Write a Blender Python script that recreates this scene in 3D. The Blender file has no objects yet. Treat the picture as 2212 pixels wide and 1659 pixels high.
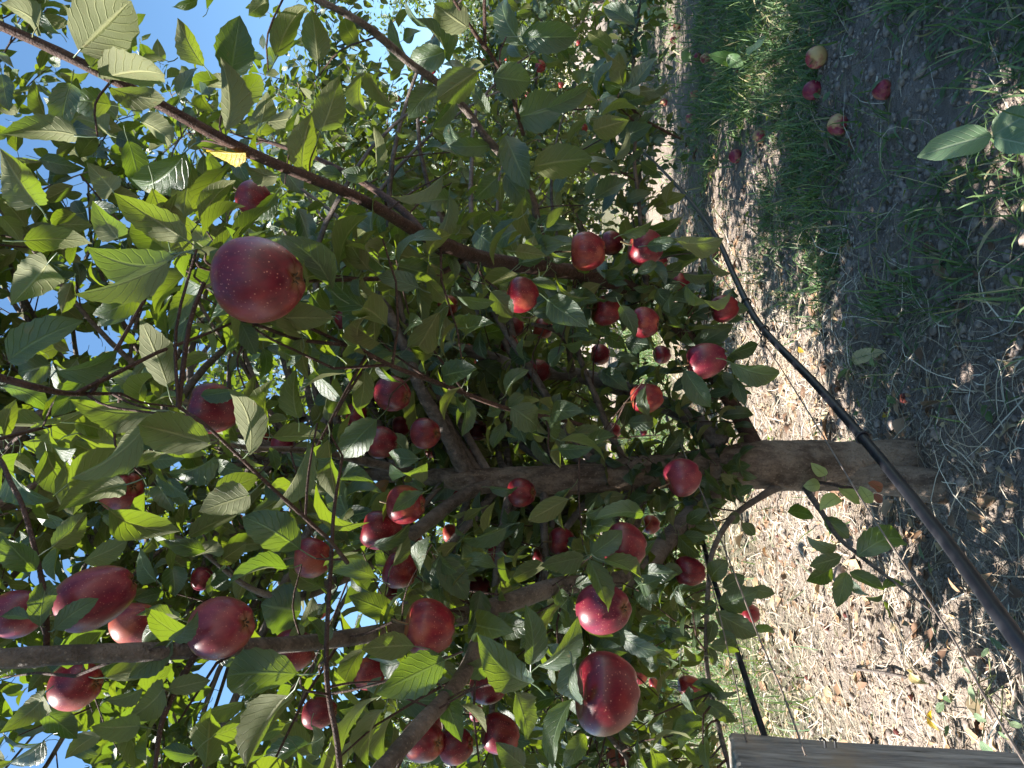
import bpy, math, random
import numpy as np
from mathutils import Vector, Matrix

rng = np.random.default_rng(7)
random.seed(7)
scene = bpy.context.scene
COL = scene.collection

# ------------------------------------------------------------------ camera
F = 2212 * 26.0 / 36.0                       # focal length in pixels of the 2212 x 1659 view
CAM_H, PITCH = 1.08, math.radians(4.45)
CP, SP = math.cos(PITCH), math.sin(PITCH)
CAM = np.array([0.0, 0.0, CAM_H])
FWD = np.array([0.0, CP, SP]); IMR = np.array([0.0, SP, -CP]); IMU = np.array([1.0, 0.0, 0.0])
cam_data = bpy.data.cameras.new('camera'); cam = bpy.data.objects.new('camera', cam_data); COL.objects.link(cam)
cam_data.sensor_width = 36; cam_data.sensor_fit = 'HORIZONTAL'; cam_data.lens = 26
cam_data.clip_start = 0.05; cam_data.clip_end = 2000
cam.matrix_world = Matrix(((IMR[0], IMU[0], -FWD[0], CAM[0]), (IMR[1], IMU[1], -FWD[1], CAM[1]),
                           (IMR[2], IMU[2], -FWD[2], CAM[2]), (0, 0, 0, 1)))
scene.camera = cam

# ------------------------------------------------------------------ sky and sun
SUN_AZ, SUN_EL = math.radians(-104), math.radians(53)     # azimuth from +Y towards +X
sun_dir = np.array([math.sin(SUN_AZ) * math.cos(SUN_EL), math.cos(SUN_AZ) * math.cos(SUN_EL), math.sin(SUN_EL)])
world = bpy.data.worlds.new('World'); scene.world = world; world.use_nodes = True
wn = world.node_tree.nodes; wl = world.node_tree.links
wn.clear()
wo = wn.new('ShaderNodeOutputWorld'); wb = wn.new('ShaderNodeBackground'); ws = wn.new('ShaderNodeTexSky')
ws.sky_type = 'NISHITA'; ws.sun_disc = False; ws.sun_elevation = SUN_EL; ws.sun_rotation = SUN_AZ
ws.air_density = 1.0; ws.dust_density = 0.0; ws.altitude = 600; ws.ozone_density = 1.2
wb.inputs['Strength'].default_value = 0.074
wh = wn.new('ShaderNodeHueSaturation'); wh.inputs['Hue'].default_value = 0.494; wh.inputs['Saturation'].default_value = 1.12
wl.new(ws.outputs[0], wh.inputs['Color']); wl.new(wh.outputs[0], wb.inputs['Color']); wl.new(wb.outputs[0], wo.inputs['Surface'])
sd = bpy.data.lights.new('sun', 'SUN'); sun = bpy.data.objects.new('sun', sd); COL.objects.link(sun)
sd.energy = 5.0; sd.angle = math.radians(0.53); sd.color = (1.0, 0.95, 0.87)
sun.rotation_euler = Vector(tuple(-sun_dir)).to_track_quat('-Z', 'Y').to_euler(); sun.location = (-6, 3, 9)
vs = scene.view_settings
vs.view_transform = 'Standard'; vs.look = 'None'; vs.gamma = 1.0; vs.use_curve_mapping = False
vs.exposure = 1.95
scene.cycles.max_bounces = 10; scene.cycles.transmission_bounces = 6; scene.cycles.diffuse_bounces = 4
scene.cycles.use_denoising = True

# ------------------------------------------------------------------ helpers
def P(px, py, d):
    """world point seen at (px, py) of the 2212 x 1659 view at depth d"""
    return CAM + d * (FWD + (px - 1106) / F * IMR + (829.5 - py) / F * IMU)

def proj(pts):
    v = np.asarray(pts) - CAM
    d = v @ FWD
    dd = np.where(np.abs(d) < 1e-3, 1e-3, d)
    return 1106 + F * (v @ IMR) / dd, 829.5 - F * (v @ IMU) / dd, d

def unit(v):
    v = np.asarray(v, float)
    return v / np.maximum(np.linalg.norm(v, axis=-1, keepdims=True), 1e-9)

def tag(o, label=None, cat=None, group=None, kind=None):
    if label: o['label'] = label
    if cat: o['category'] = cat
    if group: o['group'] = group
    if kind: o['kind'] = kind
    return o

def empty(name, loc):
    o = bpy.data.objects.new(name, None); o.location = tuple(loc); o.empty_display_size = 0.1
    COL.objects.link(o); return o

def mesh_np(name, V, Q, mat, parent=None, uv=None, tint=None, smooth=True, link=True):
    """one mesh from arrays: V (n,3), Q (m,4) or (m,3)"""
    V = np.ascontiguousarray(V, dtype=np.float32); Q = np.ascontiguousarray(Q, dtype=np.int32)
    me = bpy.data.meshes.new(name)
    k = Q.shape[1]; m = len(Q)
    me.vertices.add(len(V)); me.vertices.foreach_set('co', V.ravel())
    me.loops.add(m * k); me.loops.foreach_set('vertex_index', Q.ravel())
    me.polygons.add(m)
    me.polygons.foreach_set('loop_start', np.arange(0, m * k, k, dtype=np.int32))
    me.polygons.foreach_set('loop_total', np.full(m, k, dtype=np.int32))
    if uv is not None:
        l = me.uv_layers.new(name='UVMap')
        l.data.foreach_set('uv', np.ascontiguousarray(uv[Q.ravel()], dtype=np.float32).ravel())
    if tint is not None:
        a = me.attributes.new('tint', 'FLOAT', 'POINT'); a.data.foreach_set('value', np.ascontiguousarray(tint, dtype=np.float32))
    me.polygons.foreach_set('use_smooth', np.full(m, smooth))
    me.update(calc_edges=True)
    if mat: me.materials.append(mat)
    if not link: return me
    return add_obj(name, me, parent)

def add_obj(name, me, parent=None):
    o = bpy.data.objects.new(name, me); COL.objects.link(o)
    if parent is not None:
        o.parent = parent
        o.matrix_parent_inverse = Matrix.Translation(parent.location).inverted()
    return o

def vnoise(x, y, seed=0):
    """smooth value noise in numpy, about -1..1"""
    xi = np.floor(x).astype(np.int64); yi = np.floor(y).astype(np.int64)
    xf = x - xi; yf = y - yi
    def h(a, b):
        n = (a * 374761393 + b * 668265263 + seed * 1274126177) & 0x7fffffff
        n = ((n ^ (n >> 13)) * 1274126177) & 0x7fffffff
        return ((n ^ (n >> 16)) & 0xffff) / 32767.5 - 1
    u = xf * xf * (3 - 2 * xf); v = yf * yf * (3 - 2 * yf)
    return (h(xi, yi) * (1 - u) + h(xi + 1, yi) * u) * (1 - v) + (h(xi, yi + 1) * (1 - u) + h(xi + 1, yi + 1) * u) * v

ROW = np.array([0.37, 0.929]); ROWP = np.array([0.929, -0.37]); T0 = np.array([-0.25, 2.25])
def sdist(x, y):                              # signed distance from the tree row, + is the aisle with the camera
    return (x - T0[0]) * ROWP[0] + (y - T0[1]) * ROWP[1]

def gh(x, y):                                 # ground height
    r = np.hypot(x, y)
    f = np.clip(1.6 - r / 9.0, 0.15, 1.0)
    h = 0.030 * vnoise(x * 1.3, y * 1.3, 1) + 0.018 * vnoise(x * 4.1, y * 4.1, 2) + f * 0.012 * vnoise(x * 7.3, y * 7.3, 6)
    h += f * (0.010 * vnoise(x * 11, y * 11, 3) + 0.006 * np.abs(vnoise(x * 25, y * 25, 4)))
    return h + 0.035 * np.exp(-((x - T0[0]) ** 2 + (y - T0[1] + 0.02) ** 2) / 0.028)

def tube(pts, rad, sides=8, cap=True, bump=0.0, seed=0):
    """swept tube; returns V, Q(quads), uv"""
    pts = np.asarray(pts, float); n = len(pts)
    rad = np.broadcast_to(np.asarray(rad, float), (n,))
    t = np.gradient(pts, axis=0); t = unit(t)
    up = np.array([0.13, 0.21, 0.97]) if abs(t[0][2]) < 0.9 else np.array([0.97, 0.2, 0.1])
    a = np.cross(t, up); a = unit(a); b = np.cross(t, a)
    ang = np.linspace(0, 2 * np.pi, sides, endpoint=False)
    R = rad[:, None] * np.ones((1, sides))
    if bump:
        g = np.random.default_rng(seed)
        R = R * (1 + bump * g.standard_normal((n, sides)) * 0.5 + bump * g.standard_normal((n, 1)))
    V = pts[:, None, :] + R[..., None] * (np.cos(ang)[None, :, None] * a[:, None, :] + np.sin(ang)[None, :, None] * b[:, None, :])
    V = V.reshape(-1, 3)
    i = np.arange(n - 1)[:, None] * sides; j = np.arange(sides)[None, :]; j2 = (j + 1) % sides
    Q = np.stack([i + j, i + j2, i + sides + j2, i + sides + j], -1).reshape(-1, 4)
    arc = np.concatenate([[0], np.cumsum(np.linalg.norm(np.diff(pts, axis=0), axis=1))])
    uv = np.stack([np.repeat(arc, sides), np.tile(ang / 6.283, n)], -1)
    if cap:
        V = np.concatenate([V, pts[:1] - t[:1] * rad[0] * 0.3, pts[-1:] + t[-1:] * rad[-1] * 0.5])
        c0, c1 = n * sides, n * sides + 1
        jj = np.arange(sides); jn = (jj + 1) % sides
        Q = np.concatenate([Q, np.stack([np.full(sides, c0), jn, jj, jj], -1)[:, [0, 1, 2, 2]] * 1,
                            np.stack([np.full(sides, c1), (n - 1) * sides + jj, (n - 1) * sides + jn, (n - 1) * sides + jn], -1)])
        uv = np.concatenate([uv, [[0, 0.5], [arc[-1], 0.5]]])
    return V, Q, uv

def fix_tris(Q):
    """split quads that repeat a vertex into clean triangles: returns triangles"""
    T1 = Q[:, [0, 1, 2]]; T2 = Q[:, [0, 2, 3]]
    T = np.concatenate([T1, T2])
    ok = (T[:, 0] != T[:, 1]) & (T[:, 1] != T[:, 2]) & (T[:, 0] != T[:, 2])
    return T[ok]

class Acc:
    """collects pieces of one mesh"""
    def __init__(s): s.V, s.Q, s.U, s.T, s.n = [], [], [], [], 0
    def add(s, V, Q, uv=None, tint=0.5):
        s.V.append(V); s.Q.append(Q + s.n); s.n += len(V)
        s.U.append(np.zeros((len(V), 2)) if uv is None else uv)
        s.T.append(np.broadcast_to(np.asarray(tint, float), (len(V),)))
    def build(s, name, mat, parent=None, smooth=True, link=True):
        return mesh_np(name, np.concatenate(s.V), fix_tris(np.concatenate(s.Q)), mat, parent,
                       np.concatenate(s.U), np.concatenate(s.T), smooth, link)

def spline(pts, k=5):
    """Catmull-Rom through rows (any width)"""
    p = np.asarray(pts, float)
    if len(p) < 3:
        return np.array([p[0] + (p[1] - p[0]) * t for t in np.linspace(0, 1, k + 1)])
    q = np.concatenate([[2 * p[0] - p[1]], p, [2 * p[-1] - p[-2]]])
    out = []
    for i in range(1, len(q) - 2):
        for t in np.linspace(0, 1, k, endpoint=False):
            out.append(0.5 * (2 * q[i] + (q[i + 1] - q[i - 1]) * t + (2 * q[i - 1] - 5 * q[i] + 4 * q[i + 1] - q[i + 2]) * t * t
                              + (3 * q[i] - q[i - 1] - 3 * q[i + 1] + q[i + 2]) * t ** 3))
    out.append(q[-2]); return np.array(out)

# ------------------------------------------------------------------ materials
class N:
    """small node-graph helper"""
    def __init__(s, name):
        s.m = bpy.data.materials.new(name); s.m.use_nodes = True; s.t = s.m.node_tree; s.t.nodes.clear()
        s.out = s.t.nodes.new('ShaderNodeOutputMaterial')
    def n(s, typ, **kw):
        x = s.t.nodes.new(typ)
        for k, v in kw.items(): setattr(x, k, v)
        return x
    def l(s, a, b): s.t.links.new(a, b)
    def put(s, sock, v):
        if hasattr(v, 'links'): s.l(v, sock)
        else: sock.default_value = v
    def math(s, op, a, b=0.0, c=0.0, clamp=False):
        x = s.n('ShaderNodeMath', operation=op, use_clamp=clamp)
        s.put(x.inputs[0], a); s.put(x.inputs[1], b); s.put(x.inputs[2], c)
        return x.outputs[0]
    def mix(s, f, a, b):
        x = s.n('ShaderNodeMix', data_type='RGBA')
        s.put(x.inputs[0], f); s.put(x.inputs[6], a); s.put(x.inputs[7], b)
        return x.outputs[2]
    def noise(s, vec, scale, detail=4, rough=0.55, dist=0.0):
        x = s.n('ShaderNodeTexNoise'); x.inputs['Scale'].default_value = scale; x.inputs['Detail'].default_value = detail
        x.inputs['Roughness'].default_value = rough; x.inputs['Distortion'].default_value = dist
        if vec is not None: s.l(vec, x.inputs['Vector'])
        return x.outputs['Fac']
    def ramp(s, f, stops):
        x = s.n('ShaderNodeValToRGB'); s.put(x.inputs[0], f); e = x.color_ramp.elements
        while len(e) < len(stops): e.new(0.5)
        for k, (p, c) in enumerate(stops): e[k].position = p; e[k].color = c
        return x.outputs[0]
    def mapr(s, v, a, b, c=0.0, d=1.0):
        x = s.n('ShaderNodeMapRange'); s.put(x.inputs[0], v)
        for i, q in enumerate((a, b, c, d)): x.inputs[i + 1].default_value = q
        return x.outputs[0]
    def bump(s, h, strength=0.5, dist=0.01):
        x = s.n('ShaderNodeBump'); x.inputs['Strength'].default_value = strength; x.inputs['Distance'].default_value = dist
        s.put(x.inputs['Height'], h); return x.outputs[0]
    def bsdf(s, col, rough=0.6, spec=0.5, normal=None, coat=0.0):
        x = s.n('ShaderNodeBsdfPrincipled'); s.put(x.inputs['Base Color'], col); s.put(x.inputs['Roughness'], rough)
        s.put(x.inputs['Specular IOR Level'], spec); x.inputs['Coat Weight'].default_value = coat
        if normal is not None: s.l(normal, x.inputs['Normal'])
        return x.outputs[0]
    def done(s, sh): s.l(sh, s.out.inputs[0]); return s.m
    def attr(s, name='tint'): return s.n('ShaderNodeAttribute', attribute_name=name).outputs['Fac']
    def coord(s, which='Object'): return s.n('ShaderNodeTexCoord').outputs[which]
    def pos(s): return s.n('ShaderNodeNewGeometry').outputs['Position']

def c4(r, g, b): return (r, g, b, 1.0)

def leaf_material(name, top_a, top_b, under, trans, rough=0.38, trans_w=0.42, spots=0.0, vein_col=(0.17, 0.23, 0.12)):
    m = N(name)
    uv = m.n('ShaderNodeSeparateXYZ'); m.l(m.coord('UV'), uv.inputs[0])
    u, v = uv.outputs[0], uv.outputs[1]
    av = m.math('ABSOLUTE', m.math('SUBTRACT', v, 0.5))
    rib = m.mapr(av, 0.014, 0.045, 1, 0)
    ph = m.math('FRACT', m.math('SUBTRACT', m.math('MULTIPLY', u, 8.0), m.math('MULTIPLY', av, 4.5)))
    vein = m.mapr(m.math('ABSOLUTE', m.math('SUBTRACT', ph, 0.5)), 0.0, 0.10, 1, 0)
    vein = m.math('MULTIPLY', vein, 0.6)
    veins = m.math('MAXIMUM', rib, vein)
    tint = m.attr()
    nz = m.noise(m.pos(), 55, 3)
    top = m.mix(m.math('ADD', m.math('MULTIPLY', tint, 0.7), m.math('MULTIPLY', m.math('SUBTRACT', nz, 0.35), 0.7), clamp=True), top_a, top_b)
    top = m.mix(m.math('MULTIPLY', veins, 0.62), top, c4(*vein_col))
    und = m.mix(m.math('MULTIPLY', veins, 0.6), under, c4(0.34, 0.34, 0.16))
    und = m.mix(m.math('MULTIPLY', nz, 0.35), und, c4(0.13, 0.12, 0.055))
    if spots:
        sp = m.mapr(m.noise(m.pos(), 95, 2), 0.66, 0.71)
        top = m.mix(m.math('MULTIPLY', sp, spots), top, c4(0.16, 0.09, 0.04)); und = m.mix(m.math('MULTIPLY', sp, spots), und, c4(0.16, 0.09, 0.04))
    back = m.n('ShaderNodeNewGeometry').outputs['Backfacing']
    col = m.mix(back, top, und)
    rg = m.mix(back, c4(rough, rough, rough), c4(0.7, 0.7, 0.7))
    sp_ = m.mix(back, c4(0.75, 0.75, 0.75), c4(0.3, 0.3, 0.3))
    fine = m.noise(m.coord('UV'), 60, 2)
    nrm = m.bump(m.math('ADD', m.math('MULTIPLY', veins, -0.7), m.math('MULTIPLY', fine, 0.35)), 0.8, 0.0022)
    b = m.bsdf(col, rg, sp_, nrm)
    tr = m.n('ShaderNodeBsdfTranslucent')
    tc = m.mix(m.math('MULTIPLY', veins, 0.4), m.mix(tint, trans, c4(trans[0] * 1.35, trans[1] * 1.1, trans[2] * 0.8)), c4(0.22, 0.30, 0.03))
    m.l(tc, tr.inputs[0]); m.l(nrm, tr.inputs['Normal'])
    ms = m.n('ShaderNodeMixShader'); ms.inputs[0].default_value = trans_w
    m.l(b, ms.inputs[1]); m.l(tr.outputs[0], ms.inputs[2])
    return m.done(ms.outputs[0])

M = {}
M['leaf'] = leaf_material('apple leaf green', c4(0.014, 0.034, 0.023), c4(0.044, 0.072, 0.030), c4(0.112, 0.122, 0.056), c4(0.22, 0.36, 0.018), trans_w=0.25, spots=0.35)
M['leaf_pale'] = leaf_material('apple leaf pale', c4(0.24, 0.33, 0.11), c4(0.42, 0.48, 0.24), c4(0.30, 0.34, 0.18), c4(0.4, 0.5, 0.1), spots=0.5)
M['leaf_yellow'] = leaf_material('apple leaf yellow', c4(0.55, 0.36, 0.04), c4(0.40, 0.33, 0.05), c4(0.5, 0.34, 0.05), c4(0.7, 0.5, 0.03), spots=0.9)
M['leaf_ochre'] = leaf_material('apple leaf ochre', c4(0.30, 0.14, 0.04), c4(0.22, 0.12, 0.04), c4(0.30, 0.17, 0.06), c4(0.5, 0.2, 0.03))
M['leaf_red'] = leaf_material('apple leaf reddened', c4(0.16, 0.05, 0.04), c4(0.30, 0.14, 0.09), c4(0.26, 0.12, 0.08), c4(0.3, 0.09, 0.05))
M['leaf_dry'] = leaf_material('dry leaf', c4(0.20, 0.11, 0.065), c4(0.30, 0.18, 0.10), c4(0.34, 0.22, 0.13), c4(0.3, 0.16, 0.06), rough=0.7, trans_w=0.15, spots=0.4)
M['leaf_straw'] = leaf_material('straw coloured leaf', c4(0.52, 0.42, 0.19), c4(0.60, 0.50, 0.26), c4(0.5, 0.42, 0.24), c4(0.5, 0.4, 0.12), rough=0.6, trans_w=0.2)
M['weed'] = leaf_material('weed leaf', c4(0.055, 0.12, 0.045), c4(0.09, 0.16, 0.065), c4(0.13, 0.17, 0.085), c4(0.25, 0.42, 0.05), trans_w=0.35)
M['dock'] = leaf_material('dock leaf', c4(0.11, 0.20, 0.10), c4(0.20, 0.28, 0.16), c4(0.16, 0.22, 0.11), c4(0.3, 0.42, 0.08), rough=0.55, trans_w=0.3, spots=0.3, vein_col=(0.42, 0.46, 0.32))

def bark_material(name, a, b, c, sc=1.0):
    m = N(name); p = m.pos()
    mp = m.n('ShaderNodeMapping'); m.l(p, mp.inputs[0]); mp.inputs['Scale'].default_value = (1, 1, 0.4)
    n1 = m.noise(mp.outputs[0], 38 * sc, 8, 0.62); n2 = m.noise(p, 7 * sc, 4); n3 = m.noise(p, 160 * sc, 3, 0.6)
    col = m.mix(m.mapr(n1, 0.40, 0.60), a, b)
    col = m.mix(m.math('MULTIPLY', m.mapr(n2, 0.48, 0.66), 0.75), col, c)
    col = m.mix(m.math('MULTIPLY', m.mapr(n3, 0.52, 0.66), 0.5), col, a)
    v = m.n('ShaderNodeTexVoronoi'); v.inputs['Scale'].default_value = 95 * sc; m.l(p, v.inputs['Vector'])
    dots = m.mapr(v.outputs['Distance'], 0.14, 0.22, 1, 0)
    col = m.mix(m.math('MULTIPLY', dots, 0.45), col, c4(0.30, 0.24, 0.19))
    hgt = m.math('ADD', m.math('MULTIPLY', n1, 1.0), m.math('MULTIPLY', n3, 0.35))
    return m.done(m.bsdf(col, 0.75, 0.3, m.bump(hgt, 1.0, 0.012)))
M['bark'] = bark_material('apple bark', c4(0.070, 0.046, 0.034), c4(0.20, 0.145, 0.11), c4(0.26, 0.20, 0.155))
M['bark_limb'] = bark_material('apple limb bark', c4(0.075, 0.060, 0.052), c4(0.155, 0.125, 0.11), c4(0.21, 0.17, 0.145), 1.5)
M['bark_shoot'] = bark_material('young shoot bark', c4(0.050, 0.026, 0.020), c4(0.095, 0.050, 0.038), c4(0.085, 0.055, 0.045), 2.5)

def apple_material(name, dark, red, light, patch, patch_amt, rough=0.30, spec=0.42):
    m = N(name); o = m.coord('Object')
    oi = m.n('ShaderNodeObjectInfo').outputs['Random']
    mp = m.n('ShaderNodeMapping'); m.l(o, mp.inputs[0]); mp.inputs['Scale'].default_value = (1, 1, 0.22)
    cb = m.n('ShaderNodeCombineXYZ'); m.l(m.math('MULTIPLY', oi, 30.0), cb.inputs[0]); m.l(m.math('MULTIPLY', oi, 13.0), cb.inputs[1])
    m.l(cb.outputs[0], mp.inputs['Location'])
    streak = m.noise(mp.outputs[0], 95, 5, 0.6)
    of = m.n('ShaderNodeVectorMath', operation='ADD'); m.l(o, of.inputs[0]); m.l(cb.outputs[0], of.inputs[1])
    big = m.noise(of.outputs[0], 20, 3)
    col = m.mix(m.mapr(streak, 0.3, 0.7), dark, red)
    col = m.mix(m.math('MULTIPLY', m.mapr(big, 0.45, 0.75), m.math('ADD', 0.25, m.math('MULTIPLY', oi, 0.6))), col, light)
    pm = m.mapr(m.math('ADD', big, m.math('MULTIPLY', streak, 0.2)), 0.70 - 0.35 * patch_amt, 0.82 - 0.30 * patch_amt)
    col = m.mix(m.math('MULTIPLY', pm, min(1.0, patch_amt * 1.2)), col, patch)
    v = m.n('ShaderNodeTexVoronoi'); v.inputs['Scale'].default_value = 300; v.inputs['Randomness'].default_value = 1.0; m.l(o, v.inputs['Vector'])
    dot = m.mapr(v.outputs['Distance'], 0.10, 0.26, 1, 0)
    sel = m.n('ShaderNodeSeparateColor'); m.l(v.outputs['Color'], sel.inputs[0])
    dot = m.math('MULTIPLY', dot, m.mapr(sel.outputs[0], 0.25, 0.9, 0.08, 0.85))
    col = m.mix(dot, col, c4(0.52, 0.20, 0.14))
    sz = m.n('ShaderNodeSeparateXYZ'); m.l(o, sz.inputs[0])
    hollow = m.mapr(m.math('POWER', m.math('ADD', m.math('POWER', sz.outputs[0], 2.0), m.math('POWER', sz.outputs[1], 2.0)), 0.5), 0.004, 0.016, 1, 0)
    col = m.mix(m.math('MULTIPLY', hollow, 0.7), col, c4(0.22, 0.13, 0.04))
    r = m.math('ADD', rough, m.math('MULTIPLY', big, 0.16))
    fine = m.noise(o, 400, 2)
    return m.done(m.bsdf(col, r, spec, m.bump(m.math('ADD', m.math('MULTIPLY', fine, 0.4), m.math('MULTIPLY', dot, 0.3)), 0.12, 0.0006), coat=0.06))
M['apple'] = apple_material('apple red', c4(0.055, 0.002, 0.009), c4(0.155, 0.005, 0.014), c4(0.24, 0.016, 0.022), c4(0.40, 0.07, 0.03), 0.15)
M['apple_warm'] = apple_material('apple warm red', c4(0.085, 0.003, 0.010), c4(0.20, 0.007, 0.016), c4(0.30, 0.024, 0.026), c4(0.45, 0.14, 0.06), 0.30)
M['apple_plum'] = apple_material('apple plum red', c4(0.085, 0.005, 0.020), c4(0.17, 0.010, 0.028), c4(0.25, 0.03, 0.04), c4(0.32, 0.07, 0.06), 0.2)
M['apple_fallen'] = apple_material('fallen apple', c4(0.20, 0.012, 0.035), c4(0.42, 0.05, 0.07), c4(0.50, 0.16, 0.11), c4(0.58, 0.46, 0.17), 0.55, 0.45)
M['apple_fallen_red'] = apple_material('fallen apple red', c4(0.13, 0.008, 0.03), c4(0.28, 0.016, 0.045), c4(0.38, 0.06, 0.06), c4(0.4, 0.2, 0.1), 0.3, 0.45)
M['apple_rotten'] = apple_material('shrivelled apple', c4(0.06, 0.012, 0.012), c4(0.12, 0.025, 0.022), c4(0.10, 0.03, 0.025), c4(0.1, 0.04, 0.03), 0.3, 0.7, 0.2)

def flat_material(name, a, b, scale=40, rough=0.6, spec=0.4, bump=0.3, bdist=0.003):
    m = N(name); p = m.pos(); n = m.noise(p, scale, 5)
    return m.done(m.bsdf(m.mix(m.mapr(n, 0.3, 0.7), a, b), rough, spec, m.bump(n, bump, bdist)))
M['stem'] = flat_material('apple stem', c4(0.10, 0.07, 0.03), c4(0.17, 0.13, 0.06), 200)
M['calyx'] = flat_material('apple calyx', c4(0.02, 0.015, 0.010), c4(0.06, 0.045, 0.03), 200, 0.9)
m = N('black polyethylene hose'); p_ = m.pos()
nz = m.noise(p_, 30, 4); n2 = m.noise(p_, 220, 3)
M['hose'] = m.done(m.bsdf(m.mix(m.mapr(nz, 0.45, 0.75), c4(0.007, 0.008, 0.013), c4(0.024, 0.025, 0.031)), m.mapr(nz, 0.2, 0.8, 0.40, 0.6), 0.35, m.bump(n2, 0.12, 0.001)))
M['wire'] = flat_material('rusty wire', c4(0.12, 0.09, 0.075), c4(0.26, 0.21, 0.18), 60, 0.45, 0.6)
M['clip'] = flat_material('black clip plastic', c4(0.012, 0.012, 0.013), c4(0.022, 0.022, 0.024), 60, 0.4, 0.5)
m = N('weathered post wood'); o_ = m.coord('Object')
mp = m.n('ShaderNodeMapping'); m.l(o_, mp.inputs[0]); mp.inputs['Scale'].default_value = (1, 1, 0.06)
g1 = m.noise(mp.outputs[0], 120, 7, 0.65); g2 = m.noise(o_, 14, 4); g3 = m.noise(mp.outputs[0], 35, 4, 0.5, 1.0)
colw = m.mix(m.mapr(g1, 0.3, 0.68), c4(0.10, 0.093, 0.086), c4(0.36, 0.34, 0.315))
colw = m.mix(m.mapr(g2, 0.5, 0.75), colw, c4(0.30, 0.23, 0.16))
colw = m.mix(m.mapr(g3, 0.62, 0.70), colw, c4(0.045, 0.038, 0.032))
M['post'] = m.done(m.bsdf(colw, 0.85, 0.2, m.bump(m.math('ADD', g1, m.math('MULTIPLY', g3, -0.6)), 0.9, 0.006)))

# ground: soil, straw litter by the row, turf in the aisles (all of them real differences of the ground cover)
m = N('orchard soil'); p_ = m.pos()
sx = m.n('ShaderNodeSeparateXYZ'); m.l(p_, sx.inputs[0])
s_ = m.math('ADD', m.math('MULTIPLY', m.math('ADD', sx.outputs[0], 0.25), 0.929), m.math('MULTIPLY', m.math('SUBTRACT', sx.outputs[1], 2.25), -0.37))
na = m.noise(p_, 2.2, 5); nb = m.noise(p_, 17, 6, 0.6); nc = m.noise(p_, 75, 5, 0.65); nd = m.noise(p_, 260, 3, 0.6)
soil = m.mix(m.mapr(nb, 0.3, 0.7), c4(0.20, 0.155, 0.132), c4(0.36, 0.295, 0.255))
soil = m.mix(m.math('MULTIPLY', m.mapr(nc, 0.5, 0.75), 0.5), soil, c4(0.44, 0.37, 0.32))
straw = m.mix(m.mapr(nc, 0.35, 0.65), c4(0.24, 0.19, 0.155), c4(0.52, 0.44, 0.36))
straw = m.mix(m.mapr(nd, 0.5, 0.7), straw, c4(0.10, 0.07, 0.05))
turf = m.mix(m.mapr(nc, 0.35, 0.65), c4(0.05, 0.055, 0.028), c4(0.10, 0.12, 0.045))
k1 = m.mapr(m.math('ADD', s_, m.math('MULTIPLY', m.math('SUBTRACT', na, 0.5), 1.0)), -0.05, 0.3, 1, 0)
k2 = m.math('MULTIPLY', m.mapr(s_, -1.2, -0.9, 1, 0.35), m.mapr(m.math('ADD', m.math('ABSOLUTE', m.math('SUBTRACT', m.math('ABSOLUTE', m.math('SUBTRACT', s_, 0.0)), 2.5)), m.math('MULTIPLY', na, 0.8)), 0.9, 1.9, 1, 0))
gcol = m.mix(m.math('MULTIPLY', k1, m.mapr(m.noise(p_, 5.5, 4, 0.6), 0.38, 0.58, 0.25, 1.0)), soil, straw)
gcol = m.mix(m.math('MULTIPLY', k2, 0.75), gcol, turf)
vor = m.n('ShaderNodeTexVoronoi', feature='DISTANCE_TO_EDGE'); vor.inputs['Scale'].default_value = 16; m.l(p_, vor.inputs['Vector'])
crack = m.mapr(vor.outputs['Distance'], 0.0, 0.035, 0, 1)
hh = m.math('ADD', m.math('ADD', m.math('MULTIPLY', nb, 0.9), m.math('MULTIPLY', nc, 0.6)), m.math('ADD', m.math('MULTIPLY', nd, 0.25), m.math('MULTIPLY', crack, 0.22)))
M['ground'] = m.done(m.bsdf(gcol, 0.95, 0.15, m.bump(hh, 1.0, 0.035)))

def ribbon_material(name, stops, rough=0.6, trans=None, tw=0.3):
    m = N(name); col = m.ramp(m.attr(), stops)
    b = m.bsdf(col, rough, 0.3)
    if trans is None: return m.done(b)
    t = m.n('ShaderNodeBsdfTranslucent'); t.inputs[0].default_value = trans
    x = m.n('ShaderNodeMixShader'); x.inputs[0].default_value = tw; m.l(b, x.inputs[1]); m.l(t.outputs[0], x.inputs[2])
    return m.done(x.outputs[0])
M['straw'] = ribbon_material('straw', [(0.0, c4(0.10, 0.07, 0.05)), (0.22, c4(0.26, 0.19, 0.14)), (0.6, c4(0.56, 0.47, 0.35)), (1.0, c4(0.76, 0.70, 0.58))], 0.6, c4(0.5, 0.4, 0.2), 0.15)
M['grass'] = ribbon_material('grass', [(0.0, c4(0.060, 0.11, 0.050)), (0.5, c4(0.10, 0.17, 0.070)), (0.8, c4(0.16, 0.23, 0.085)), (0.9, c4(0.30, 0.26, 0.14)), (1.0, c4(0.40, 0.34, 0.20))], 0.5, c4(0.18, 0.30, 0.04), 0.25)
M['litter'] = ribbon_material('leaf litter', [(0.0, c4(0.10, 0.055, 0.035)), (0.4, c4(0.22, 0.13, 0.08)), (0.75, c4(0.36, 0.23, 0.13)), (1.0, c4(0.50, 0.40, 0.24))], 0.75)
M['clod'] = flat_material('soil clod', c4(0.17, 0.135, 0.115), c4(0.37, 0.305, 0.265), 60, 0.95, 0.15, 0.9, 0.006)

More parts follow.
